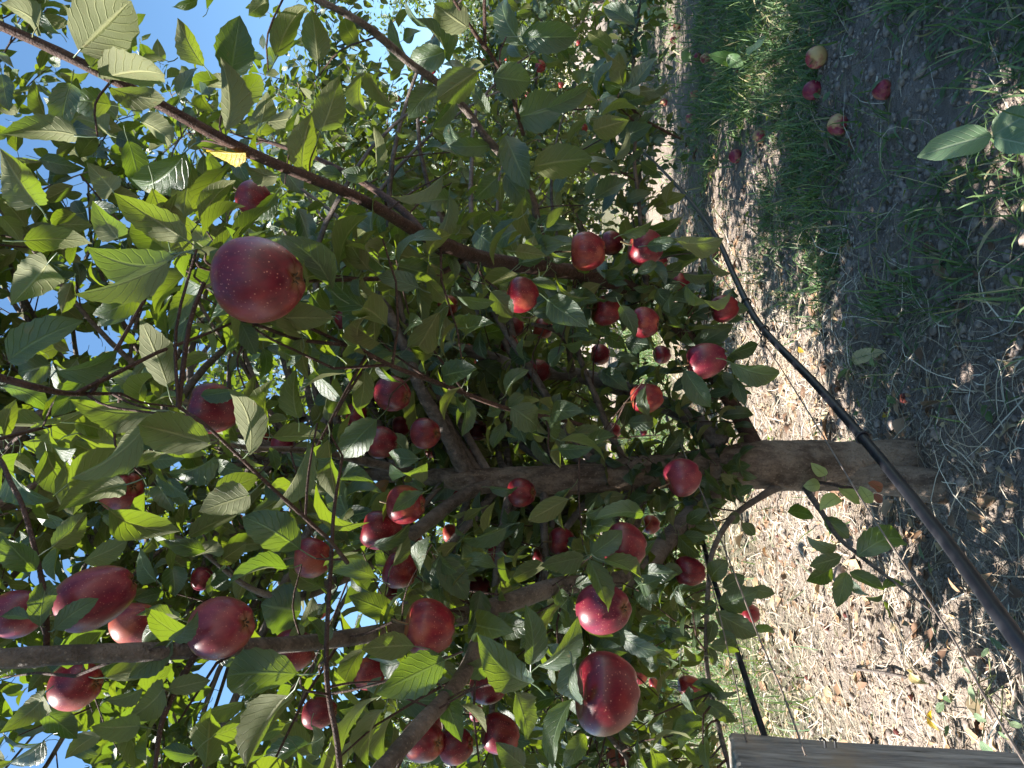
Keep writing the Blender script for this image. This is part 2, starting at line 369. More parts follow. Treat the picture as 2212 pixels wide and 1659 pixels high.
# ------------------------------------------------------------------ ground sheet
def axis(lo, hi, c0, c1, step):
    core = np.arange(c0, c1 + 1e-6, step)
    def tail(a, b):
        d, x, s = [], a, step
        sg = 1 if b > a else -1
        while (b - x) * sg > 0:
            s *= 1.13; x += sg * s; d.append(x)
        return np.array(d)
    return np.concatenate([tail(c0, lo)[::-1], core, tail(c1, hi)])
gx = axis(-420, 420, -2.6, 2.4, 0.021); gy = axis(-60, 700, 0.9, 5.2, 0.021)
GX, GY = np.meshgrid(gx, gy, indexing='ij')
V = np.stack([GX, GY, gh(GX, GY)], -1).reshape(-1, 3)
a, b = len(gx), len(gy)
i = (np.arange(a - 1)[:, None] * b + np.arange(b - 1)[None, :]).ravel()
ground = mesh_np('ground', V, np.stack([i, i + b, i + b + 1, i + 1], -1), M['ground'])
tag(ground, kind='structure', label='bare orchard soil with straw litter along the tree row')

# ------------------------------------------------------------------ leaves
def leaf_batch(B, D, Nn, L, W, bend, fold, wave, twist, tint, ns=6, nt=3, serr=False, pet=None, pr=0.0009, phase=None):
    """leaves as one vertex array. B base, D axis (unit), Nn upper-side normal (unit)."""
    n = len(B)
    L, W, bend, fold, wave, twist, tint = [np.broadcast_to(np.asarray(q, float), (n,)) for q in (L, W, bend, fold, wave, twist, tint)]
    s = np.linspace(0, 1, ns); t = np.linspace(-1, 1, nt)
    th = bend[:, None] * (s[None, :] ** 1.2)
    dx = np.cos(th); dz = -np.sin(th)
    cx = np.concatenate([np.zeros((n, 1)), np.cumsum((dx[:, 1:] + dx[:, :-1]) / 2, 1)], 1) / (ns - 1)
    cz = np.concatenate([np.zeros((n, 1)), np.cumsum((dz[:, 1:] + dz[:, :-1]) / 2, 1)], 1) / (ns - 1)
    ch = np.hypot(cx[:, -1], cz[:, -1]); al = np.arctan2(cz[:, -1], cx[:, -1])
    ca, sa = np.cos(-al)[:, None], np.sin(-al)[:, None]
    cx, cz = (cx * ca - cz * sa) / ch[:, None], (cx * sa + cz * ca) / ch[:, None]
    cx = cx * L[:, None]; cz = cz * L[:, None]
    prof = np.sin(np.pi * s ** 0.82) ** 0.72
    prof = np.where(s > 0.8, prof * (1 - 0.30 * ((s - 0.8) / 0.2) ** 1.0), prof); prof[0] = 0.03; prof[-1] = 0.01
    half = 0.5 * W[:, None] * prof[None, :]
    if serr:
        half = half * (1 + 0.05 * np.where(np.arange(ns) % 2 == 0, 1, -1)[None, :])
    ph = rng.random(n)[:, None] * 6.28 if phase is None else phase[:, None]
    fa = fold[:, None]
    hw = half[:, :, None] * t[None, None, :]
    y = hw * np.cos(fa)[:, :, None]
    z = np.abs(hw) * np.sin(fa)[:, :, None] + (wave[:, None] * np.sin(s[None, :] * 9 + ph))[:, :, None] * (t ** 2 * np.sign(t + 1e-9))[None, None, :] * W[:, None, None] * prof[None, :, None]
    tw = (twist[:, None] * (s[None, :] - 0.3))[:, :, None]
    y, z = y * np.cos(tw) - z * np.sin(tw), y * np.sin(tw) + z * np.cos(tw)
    S = np.cross(Nn, D)
    X = B[:, None, None, :] + cx[:, :, None, None] * D[:, None, None, :] + y[..., None] * S[:, None, None, :] + (cz[:, :, None] + z)[..., None] * Nn[:, None, None, :]
    V = X.reshape(n, ns * nt, 3)
    uv = np.stack(np.broadcast_arrays(s[:, None], (t * 0.5 + 0.5)[None, :]), -1).reshape(1, ns * nt, 2).repeat(n, 0)
    i = (np.arange(ns - 1)[:, None] * nt + np.arange(nt - 1)[None, :]).ravel()
    q = np.stack([i, i + nt, i + nt + 1, i + 1], -1)          # normal = +Nn
    if pet is not None:
        mid = (pet + B) / 2 - Nn * (0.12 * np.linalg.norm(B - pet, axis=1))[:, None]
        rings = np.stack([pet, mid, B + 0.04 * L[:, None] * D], 1)
        o3 = np.stack([S, -0.5 * S + 0.87 * Nn, -0.5 * S - 0.87 * Nn], 1)
        PV = (rings[:, :, None, :] + pr * o3[:, None, :, :]).reshape(n, 9, 3)
        V = np.concatenate([V, PV], 1)
        uv = np.concatenate([uv, np.broadcast_to(np.array([0.0, 0.5]), (n, 9, 2))], 1)
        k0 = ns * nt; pq = []
        for r in range(2):
            for e in range(3):
                f = (e + 1) % 3
                pq.append([k0 + r * 3 + e, k0 + r * 3 + f, k0 + r * 3 + 3 + f, k0 + r * 3 + 3 + e])
        q = np.concatenate([q, np.array(pq)])
    k = V.shape[1]
    Q = (np.arange(n)[:, None, None] * k + q[None]).reshape(-1, 4)
    return V.reshape(-1, 3), Q, uv.reshape(-1, 2), np.repeat(tint, k), k, q

# hand-read leaves: tile, base x y, tip x y, width, side (t upper side seen, u underside, p pale, y yellow, o ochre, r red)
LEAVES = {
(0, 0): """510 330 850 5 400 u;590 440 745 215 230 u;660 510 1065 485 150 u;1035 400 1020 250 90 u;1320 430 1150 115 110 u;1490 500 1555 100 270 t;
1460 850 1430 370 210 u;1480 690 1690 490 190 t;1165 640 1285 440 110 t;1660 880 1730 590 190 u;1720 790 1940 745 140 u;2080 850 2200 490 190 u;
1790 370 1990 40 200 u;2060 400 2020 60 200 u;1740 0 1610 100 120 u;1280 0 1110 45 60 t;460 540 400 880 200 t;500 880 0 870 170 u;700 860 480 760 150 u;
760 770 560 660 110 u;240 1330 0 960 230 u;730 1240 560 1050 200 u;830 910 910 1240 150 t;1200 990 880 1190 260 t;1250 1060 1190 1420 200 u;
1210 1560 740 1250 260 u;760 1540 600 1300 200 u;1430 1560 1210 1400 150 u;1340 1000 1380 1240 120 t;1590 990 1340 970 110 y;1530 980 1620 1190 110 t;
1800 1140 1590 1070 170 u;1840 1100 1960 1260 140 t;1790 1250 1590 1430 130 t;2212 1130 2060 1110 100 t;1960 1110 2020 730 190 u;1930 1350 2030 1640 140 t;
1130 1650 560 1600 130 u;150 1560 600 1580 170 u;0 1400 140 1580 120 u;250 180 10 20 130 u;10 480 60 720 100 t;720 680 430 640 200 t;900 780 1110 930 130 u;
1160 740 1280 810 150 t;700 560 1070 640 150 u;390 220 260 20 90 t""",
(1, 0): """820 180 600 20 200 u;680 330 440 400 180 t;720 290 700 140 120 u;880 460 620 640 240 u;610 560 430 770 170 t;985 500 1230 530 260 t;1145 760 1460 690 280 t;
1170 240 1530 235 240 t;1180 290 1050 0 190 t;960 740 860 560 110 t;1060 880 1220 1230 210 t;1010 1150 860 1290 140 t;1060 1130 1240 1350 160 t;
1240 1080 1630 1030 230 u;710 1290 500 1310 180 t;700 1270 620 1560 80 u;660 1140 320 1270 90 u;170 1160 0 1110 120 t;230 1100 210 820 80 u;960 940 700 940 80 t;
870 1500 1050 1630 170 t;850 1520 630 1540 110 u;160 460 330 700 120 u;130 480 160 740 90 u;420 400 290 380 130 u;400 260 520 200 110 t;740 650 580 830 110 t;
1830 590 1800 330 60 u;1880 580 2040 370 90 t;1850 590 1690 520 90 t;1850 610 1660 660 90 t;1880 600 2150 560 80 u;1880 640 2110 520 60 u;1840 610 1840 430 50 t;
1920 850 2040 730 90 t;1850 830 1930 740 70 t;1760 1040 1850 820 60 u;1640 1290 1870 1170 140 t;1540 960 1720 910 80 u;1480 930 1600 780 60 u;1020 390 1110 290 60 t;
1300 340 1400 390 60 t;1390 1250 1480 1060 70 t;1590 1280 1690 1120 60 t;970 1390 1060 1510 90 t""",
(2, 0): """-243 1500 18 1375 90 t;-222 1541 132 1552 120 t;-232 1594 -24 1562 110 t;-139 1667 90 1667 90 t;-55 1552 267 1541 70 u;38 1625 247 1625 60 u;-389 1521 -191 1417 90 t;-368 1312 -201 1250 70 t""",
(0, 1): """310 50 70 320 330 u;1110 30 480 250 240 u;470 170 400 370 130 u;55 680 540 420 230 t;350 740 760 615 140 t;870 350 630 450 130 t;1090 850 905 400 250 u;
1000 1005 455 930 180 u;940 940 700 750 150 t;930 1120 460 1440 240 u;1370 1220 900 1090 330 u;1620 1290 1480 860 190 u;1290 210 1100 480 170 t;1270 90 1000 360 110 u;
1450 350 1430 660 130 t;1560 430 1660 640 130 t;1950 540 2000 800 170 u;1260 430 1370 660 90 u;1220 410 1180 610 90 t;1710 600 1680 800 80 t;1740 590 1870 680 80 t;
1560 630 1490 750 60 t;1350 640 1110 760 110 u;1740 1110 1790 790 110 u;1930 1050 1920 730 110 u;2130 1070 2110 840 110 u;2000 1210 1760 1640 160 u;
2130 1190 2180 1590 170 u;1620 1550 1290 1659 250 u;1390 1300 1090 1410 130 t;820 1480 370 1659 180 u;340 1180 330 1440 200 u;120 1280 350 1590 150 t;
1020 1490 1130 1659 160 t;1090 1440 1230 1630 110 t;1520 870 1300 905 110 t;590 740 330 1040 170 t;330 700 120 760 200 t;2110 850 2212 560 120 t;930 200 600 380 150 t;
850 1300 700 1400 100 t;20 850 320 1000 150 t;2212 1090 2130 1290 120 t;1750 1240 1790 1390 90 t""",
(1, 1): """340 60 620 130 190 t;700 0 740 150 90 t;830 330 730 210 110 t;970 230 1110 400 150 t;870 500 1090 450 180 t;1630 300 1520 380 110 t;1820 265 1700 270 80 t;
1810 240 1750 95 100 t;1820 240 1960 270 90 t;1810 320 1905 530 110 t;1710 500 1840 600 110 t;1840 560 2040 580 130 t;660 780 880 730 180 t;880 690 1050 830 200 t;
360 620 470 790 200 t;470 870 510 1170 90 u;150 740 110 1000 120 u;810 920 780 1170 110 t;1100 980 1270 1110 200 t;1180 900 1080 980 90 t;1280 840 1290 1010 90 t;
1490 1150 1700 1160 150 t;1770 1390 1650 1190 130 t;1250 1180 1350 1350 80 t;1760 1420 1580 1640 170 t;1690 730 1760 850 110 t;2090 790 1970 720 120 t;
1870 920 1830 1100 120 t;1970 850 1990 1040 80 t;1860 1080 2050 1070 110 t;2080 1300 2212 1120 110 t;2060 1510 2070 1659 150 t;1860 1360 1970 1480 70 t;
1930 1480 1960 1590 70 t;230 1060 0 1310 210 t;720 1420 590 1600 140 t;530 1530 330 1659 100 t;960 1500 1150 1490 60 t;310 1450 230 1640 70 o;2100 470 2200 330 110 t;
2070 160 2212 200 90 t;2050 150 2212 40 110 t;1920 110 2050 50 90 t;1060 1080 980 1250 110 t;1210 1260 1110 1250 60 y;1380 1090 1430 1250 70 t;460 440 400 620 80 u;
190 300 90 470 100 u;480 180 510 470 70 u""",
(2, 1): """30 400 220 260 160 t;70 590 330 440 150 t;0 600 110 410 100 t;300 640 490 570 80 t;310 690 630 760 130 t;240 750 290 920 140 t;10 740 180 980 150 t;
250 1040 460 1030 110 t;220 1090 350 1170 90 t;330 1110 460 1110 60 t;190 1110 250 1350 120 t;290 1270 510 1330 140 t;230 1350 410 1420 110 t;280 1480 110 1500 130 t;
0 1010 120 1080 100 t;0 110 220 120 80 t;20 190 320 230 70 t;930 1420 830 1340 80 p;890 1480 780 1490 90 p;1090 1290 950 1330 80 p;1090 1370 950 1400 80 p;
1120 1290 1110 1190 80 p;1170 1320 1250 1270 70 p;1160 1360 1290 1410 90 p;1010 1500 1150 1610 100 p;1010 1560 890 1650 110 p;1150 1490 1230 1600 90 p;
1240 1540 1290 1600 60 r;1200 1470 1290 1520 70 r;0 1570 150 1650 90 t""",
(0, 2): """230 380 10 150 230 t;340 230 560 0 220 u;260 740 320 440 170 t;350 760 640 560 150 t;190 690 0 680 80 t;1180 700 880 670 60 t;1140 700 920 840 140 t;
1120 830 830 1080 170 t;1120 830 1280 640 120 t;1110 350 1130 550 180 t;1945 240 1570 30 270 t;1950 640 1690 600 320 t;1930 1050 1470 1070 310 t;2030 550 1940 760 90 u;
1970 740 1870 830 80 u;2130 840 1990 680 140 t;1860 360 1480 470 180 t;1360 550 1440 380 120 u;910 1385 590 1390 190 u;270 1290 500 1470 190 t;280 1190 0 1430 190 u;
440 1260 560 1420 160 u;1330 1659 1370 1260 250 u;1460 1530 1640 1260 150 u;1860 1190 1600 1659 170 u;1060 1130 820 1350 200 u;1090 1150 1365 1090 140 u;
930 1140 680 1220 110 u;1240 1410 1060 1440 140 u;1280 1580 1050 1540 140 t;640 1440 420 1600 120 u;290 1480 0 1600 120 t;2000 1500 1700 1659 150 t;680 1070 1040 1100 110 u;
540 320 830 180 130 u;1000 330 890 470 150 t;1060 520 870 570 100 t;1110 240 1100 30 160 u;1220 160 1550 10 170 u;1250 290 1450 250 130 u;1410 330 1600 200 130 u;
670 20 830 180 100 t;2110 300 2212 400 130 t;2020 1380 1950 1659 110 u;1580 1230 1280 1300 130 u;310 990 180 1170 130 u""",
(1, 2): """210 220 450 60 110 t;330 350 400 100 90 u;1070 100 770 170 150 t;1120 250 1260 210 90 t;560 310 500 490 140 t;640 290 820 570 190 t;1570 220 1620 20 90 t;
1630 270 1820 120 150 t;1570 290 1290 350 90 t;1560 310 1310 380 90 t;1620 290 1730 440 110 t;1610 310 1730 650 150 t;1700 310 1950 460 140 t;1560 220 1460 180 90 t;
670 960 220 1180 280 t;350 1220 650 1220 200 t;1230 1110 880 790 230 t;1280 1000 1530 670 220 t;1230 990 1190 600 120 t;1130 750 1090 600 80 t;1290 720 1400 510 80 u;
1600 790 1420 880 190 t;1490 980 1550 1230 150 t;1500 1210 1370 1659 130 t;1130 1170 1210 1470 130 t;960 1010 740 1010 150 t;640 1150 780 1490 190 t;650 980 750 1160 140 u;
780 1250 940 1430 80 u;270 1280 180 1659 130 u;340 1310 310 1659 110 u;1580 1440 1440 1659 130 t;1560 1659 1700 1490 130 t;1180 1650 1000 1490 160 t;1000 1640 800 1640 70 t;
1800 780 2080 900 130 t;1790 810 1930 890 60 t;2020 810 2200 870 110 t;1890 470 2040 520 150 u;2060 640 2210 640 150 t;2090 350 2212 390 90 t;1970 1140 2060 1260 90 t;
2020 910 2160 1010 80 t;100 290 0 400 150 t;190 430 20 600 90 u;210 750 80 930 100 u;140 890 0 1190 90 u;240 1200 0 1600 130 u;900 510 820 820 190 t;970 820 1120 870 90 t;
1390 1200 1230 1290 120 t;1960 10 1640 50 80 t;1540 60 1380 50 110 t""",
(2, 2): """370 20 275 60 80 t;390 70 470 150 80 t;180 440 290 310 130 t;260 490 400 410 110 t;240 600 490 500 170 t;400 480 600 530 70 t;210 650 490 800 180 t;460 770 600 780 70 t;
220 600 120 640 100 t;200 700 160 860 90 t;180 870 370 900 80 t;240 770 350 880 90 t;160 880 220 1000 60 t;380 1050 270 1075 40 u;120 1100 380 1150 100 t;60 1120 280 1190 90 t;
40 1130 100 1310 60 t;140 1230 350 1360 110 t;680 0 850 30 70 t;920 40 1080 170 110 t;990 250 800 150 110 t;1030 290 820 350 80 t;970 360 800 450 100 t;1060 390 1000 620 130 t;
1130 290 1440 200 120 t;1080 390 1310 510 110 t;1080 430 1210 540 50 t;1300 500 1440 470 50 t;1300 540 1180 550 40 t;1300 580 1340 700 40 t;80 50 30 230 100 t""",
}
HL = []
for (ti, tj), txt in LEAVES.items():
    for e in txt.replace('\n', '').split(';'):
        f = e.split()
        if len(f) < 6: continue
        q = [float(x) for x in f[:5]]
        HL.append((ti * 737.33 + q[0] / 3, tj * 553 + q[1] / 3, ti * 737.33 + q[2] / 3, tj * 553 + q[3] / 3, q[4] / 3, f[5]))

# ------------------------------------------------------------------ apples on the trees
# px, py, width px, angle of the axis in the picture (0 = eye of the apple towards the ground), lean of the eye to the viewer, elongation, colour, label
APPLES = [
(560, 605, 188, 0, 22, 1.13, 'm', 'big red apple hanging beneath the long slanting branch, eye showing, closest to the viewer'),
(550, 430, 78, 25, 20, 1.05, 'm', 'pink red apple half behind leaves beside the long slanting branch'),
(460, 883, 112, 10, -20, 1.12, 'm', 'dark red apple behind a shoot of large olive leaves against the sky'),
(522, 884, 52, 10, 0, 1.0, 'm', 'small apple tucked behind the dark apple on the olive-leaved shoot'),
(563, 953, 48, -20, 10, 1.0, 'w', 'orange red apple sitting on a thin branch under a sky gap'),
(610, 956, 50, 40, 10, 1.0, 'p', 'plum red apple end-on with a starry tuft of bare stalks beside it'),
(265, 1060, 88, -20, 38, 1.15, 'w', 'yellowish pink apple showing its eye, crossed by one dark leaf'),
(1127, 638, 80, 20, 0, 1.0, 'w', 'warm red apple with a sunlit crescent hanging under the pale bare limb'),
(967, 660, 48, 0, 0, 1.05, 'w', 'small bright red apple with a leaf shadow, deep inside the crown'),
(1113, 706, 44, 0, 0, 1.0, 'm', 'half hidden red apple behind a thin spur below the warm sunlit apple'),
(1100, 742, 42, 10, 0, 1.0, 'w', 'lower of two half hidden apples beside the thin upright spur'),
(1173, 710, 48, 10, 0, 1.0, 'w', 'orange red apple partly under a brown leaf above the crooked limb'),
(1310, 672, 68, 15, 0, 1.0, 'm', 'red apple with a white sun fleck among bluish leaves by the hose'),
(1393, 697, 68, 10, 10, 1.0, 'w', 'dark orange red apple under the leafy elbow of the pale limb'),
(1270, 543, 86, 5, 5, 1.0, 'w', 'deep red apple, first of the three ripe ones in a row above the pale limb'),
(1322, 525, 56, 0, 0, 1.0, 'w', 'pale orange sunlit apple squeezed between two red ones above the limb'),
(1395, 535, 84, 10, 5, 1.0, 'm', 'pink streaked apple, last of the three ripe ones towards the hose'),
(1424, 566, 40, 0, 0, 1.0, 'w', 'sliver of an orange red apple under leaves near the pink streaked one'),
(1470, 612, 48, 0, 0, 1.0, 'w', 'orange red apple mostly covered by leaves just above the hose'),
(1565, 666, 62, -10, 5, 1.08, 'm', 'bright red apple half covered by one brown leaf touching the hose'),
(1525, 779, 80, -12, 10, 1.22, 'p', 'long dark red apple at the tip of the leafy branch beside the hose'),
(1571, 741, 20, 0, 0, 1.0, 'w', 'tiny orange apple glimpsed between leaf tips next to the hose'),
(1163, 801, 52, 0, 5, 1.05, 'm', 'round red apple standing clear in front of the crooked grey limb'),
(849, 851, 78, 15, 20, 1.05, 'm', 'red apple capped by a broad dark leaf with a white sun patch'),
(744, 690, 46, 0, 0, 1.0, 'm', 'plum apple half hidden at a twig below the big close apple'),
(825, 956, 74, -5, 5, 1.0, 'm', 'round red apple with a bright white sun spot on its shoulder'),
(920, 936, 68, 0, 25, 1.0, 'm', 'red apple beside a dangling lime green leaf and the forking limb'),
(867, 921, 44, 0, 0, 1.0, 'w', 'red apple hidden between the sun spotted one and the lime leaf'),
(778, 964, 44, 0, 0, 1.0, 'm', 'apple edge peeping out from under a broad pale leaf'),
(932, 974, 34, 0, 0, 1.0, 'w', 'small sunlit pink apple behind the one beside the lime leaf'),
(770, 896, 52, 0, 0, 1.0, 'm', 'dark apple top showing above a broad bluish leaf'),
(1033, 930, 46, 10, 0, 1.0, 'm', 'small dark red apple striped by a narrow hanging leaf'),
(1013, 990, 44, 0, 0, 1.0, 'w', 'orange red apple resting in the crotch of the main leader'),
(985, 1064, 54, 20, 0, 1.1, 'w', 'long orange red apple at the base of the side branch from the leader'),
(1127, 1064, 66, 0, 25, 1.0, 'm', 'red apple hanging straight in front of the main leader'),
(877, 1090, 86, 10, 10, 1.05, 'w', 'sunlit red apple above the dark diagonal branch with a leaf across'),
(837, 1024, 36, 0, 0, 1.0, 'w', 'sliver of a red apple beneath the thin end of the leader'),
(1297, 766, 46, 0, 0, 1.0, 'w', 'shaded red apple deep in bluish leaves above the crooked limb'),
(1397, 860, 68, -10, 0, 1.05, 'w', 'dark red apple behind two bluish leaves beside the rising limb'),
(1430, 766, 42, 0, 0, 1.0, 'm', 'plum apple almost buried in leaves between limb and hose'),
(1324, 930, 38, 0, 0, 1.0, 'm', 'small shaded apple under leaves near the trunk fork'),
(1390, 933, 18, 0, 0, 1.0, 'm', 'tiny apple fragment showing by the trunk fork'),
(1475, 1030, 84, -20, 5, 1.02, 'p', 'glossy crimson apple hanging right in front of the trunk'),
(1023, 750, 30, 0, 0, 1.0, 'w', 'small warm apple behind the crooked limb, beside its bend'),
(967, 781, 30, 0, 0, 1.0, 'w', 'small dim apple beneath the crooked limb'),
(1020, 786, 24, 0, 0, 1.0, 'w', 'tiny red apple between two large dark leaves under the crooked limb'),
(205, 1290, 128, -28, -25, 1.45, 'p', 'very long plum red apple lying aslant above the thick grey branch'),
(40, 1325, 104, -10, 0, 1.15, 'p', 'plum apple cut by the edge, behind a pale curled leaf on the grey branch'),
(292, 1346, 92, -15, 0, 1.2, 'w', 'dark orange red apple pressed against the thick grey branch'),
(480, 1355, 136, -18, 24, 1.08, 'p', 'speckled purple red apple with sunlit rim at the end of the grey branch'),
(165, 1480, 102, 0, 20, 1.18, 'w', 'apple with stalks across its face, under the thick grey branch'),
(437, 1250, 50, 0, 0, 1.0, 'p', 'plum apple half hidden behind a curled grey leaf'),
(675, 1205, 86, 0, 0, 1.12, 'w', 'orange red apple beside a long thin dark shoot, leaf at its stalk'),
(635, 1405, 94, 0, 0, 1.05, 'm', 'pink sided apple under a round dark leaf next to the thin shoot'),
(690, 1540, 66, 0, 0, 1.25, 'm', 'dusky apple behind the lower end of the thin dark shoot'),
(690, 1322, 34, 0, 0, 1.0, 'w', 'sliver of a red apple behind pale curled leaves on the thin shoot'),
(515, 1125, 30, 0, 0, 1.0, 'w', 'small warm apple seen through lime leaves above the purple one'),
(823, 1147, 84, 10, 0, 1.2, 'm', 'long red apple above the dark diagonal branch, leaves hanging over it'),
(893, 1168, 44, 0, 0, 1.0, 'w', 'orange apple hidden behind the dark diagonal branch'),
(865, 1232, 82, 10, 0, 1.0, 'w', 'warm red apple with a pale sunlit base under the diagonal branch'),
(843, 1280, 44, 0, 0, 1.0, 'm', 'red apple edge behind the pale based one under the branch'),
(974, 1152, 40, 0, 0, 1.0, 'w', 'small bright red apple between twigs beyond the diagonal branch'),
(1070, 1203, 48, 10, 0, 1.25, 'w', 'small long red apple below a bitten pale one'),
(1035, 1268, 50, 0, 0, 1.1, 'm', 'crimson apple half hidden by a very dark leaf above the brown limb'),
(1213, 1169, 62, 0, 0, 1.0, 'm', 'red apple behind a leaf rosette, smaller of its pair'),
(1350, 1180, 100, 25, 5, 1.02, 'm', 'large red apple beneath a leaf rosette near the trunk'),
(1305, 1315, 114, 5, 38, 1.08, 'p', 'large dark red apple with a deep eye and one leaf draped over it'),
(1175, 1250, 46, 0, 0, 1.0, 'm', 'very dark apple in deep shade above the brown limb'),
(1165, 1200, 38, 0, 0, 1.0, 'm', 'dim red apple between spurs in deep shade'),
(927, 1355, 122, 12, -10, 1.02, 'w', 'speckled round red apple above a broad pale bluish leaf'),
(797, 1455, 66, 0, 0, 1.1, 'w', 'dull red apple beside the broad pale bluish leaf'),
(1055, 1480, 84, 0, 10, 1.0, 'm', 'pinkish apple beneath a long pale leaf, shaded above'),
(1310, 1497, 178, 0, -8, 0.86, 'm', 'biggest dark red apple with pale specks, a leaf over its shoulder'),
(1382, 1462, 32, 0, 0, 1.1, 'w', 'small sunlit orange apple next to the biggest speckled one'),
(1412, 1476, 24, 0, 0, 1.0, 'w', 'tiny pink apple beyond the biggest speckled one'),
(915, 1600, 92, 5, 42, 1.1, 'w', 'muted red apple facing down with its eye showing behind a thick stub'),
(985, 1610, 80, 0, 5, 1.0, 'm', 'dark red apple snug against the muted one with the eye'),
(940, 1562, 44, 0, 0, 1.0, 'm', 'red apple edge behind the branch stub'),
(1080, 1585, 84, 10, 0, 1.08, 'm', 'dark apple with a hanging leaf down its middle'),
(1030, 1540, 36, 0, 0, 1.0, 'm', 'small apple in shade above the one with a hanging leaf'),
(1335, 1625, 62, 0, 0, 1.12, 'w', 'orange red apple beneath the biggest speckled one by a lit leaf'),
(1407, 1133, 42, 0, 0, 1.0, 'w', 'orange red apple by the trunk behind dark leaves'),
(1490, 1234, 66, 10, 0, 1.08, 'm', 'red apple with a pink sunlit side hanging by the black drip pipe'),
(1620, 1325, 44, 0, 0, 1.15, 'w', 'red apple half hidden by a big leaf over the sunlit straw'),
(1490, 1482, 44, 0, 0, 1.35, 'w', 'orange red apple in a leaf cluster beside the drip pipe and post'),
]
NEAR_APPLES = [(a[0], a[1], a[2] * (1 + a[5]) / 4, 0.0745 * (1.0 + 0.10 * math.sin(i * 2.3)) * F / a[2], a) for i, a in enumerate(APPLES)]
FAR_APPLES = [(934, 150, 20), (1094, 123, 17), (1077, 103, 15), (1043, 133, 15), (1167, 143, 27), (1250, 93, 13), (1212, 183, 14), (1279, 205, 22), (1274, 222, 18),
              (1310, 247, 28), (1260, 277, 22), (1282, 277, 14), (1290, 312, 16), (859, 213, 15), (855, 233, 13), (880, 330, 18), (920, 260, 16), (857, 487, 26),
              (1142, 307, 15), (1205, 95, 12), (1228, 120, 12), (1140, 205, 14)]

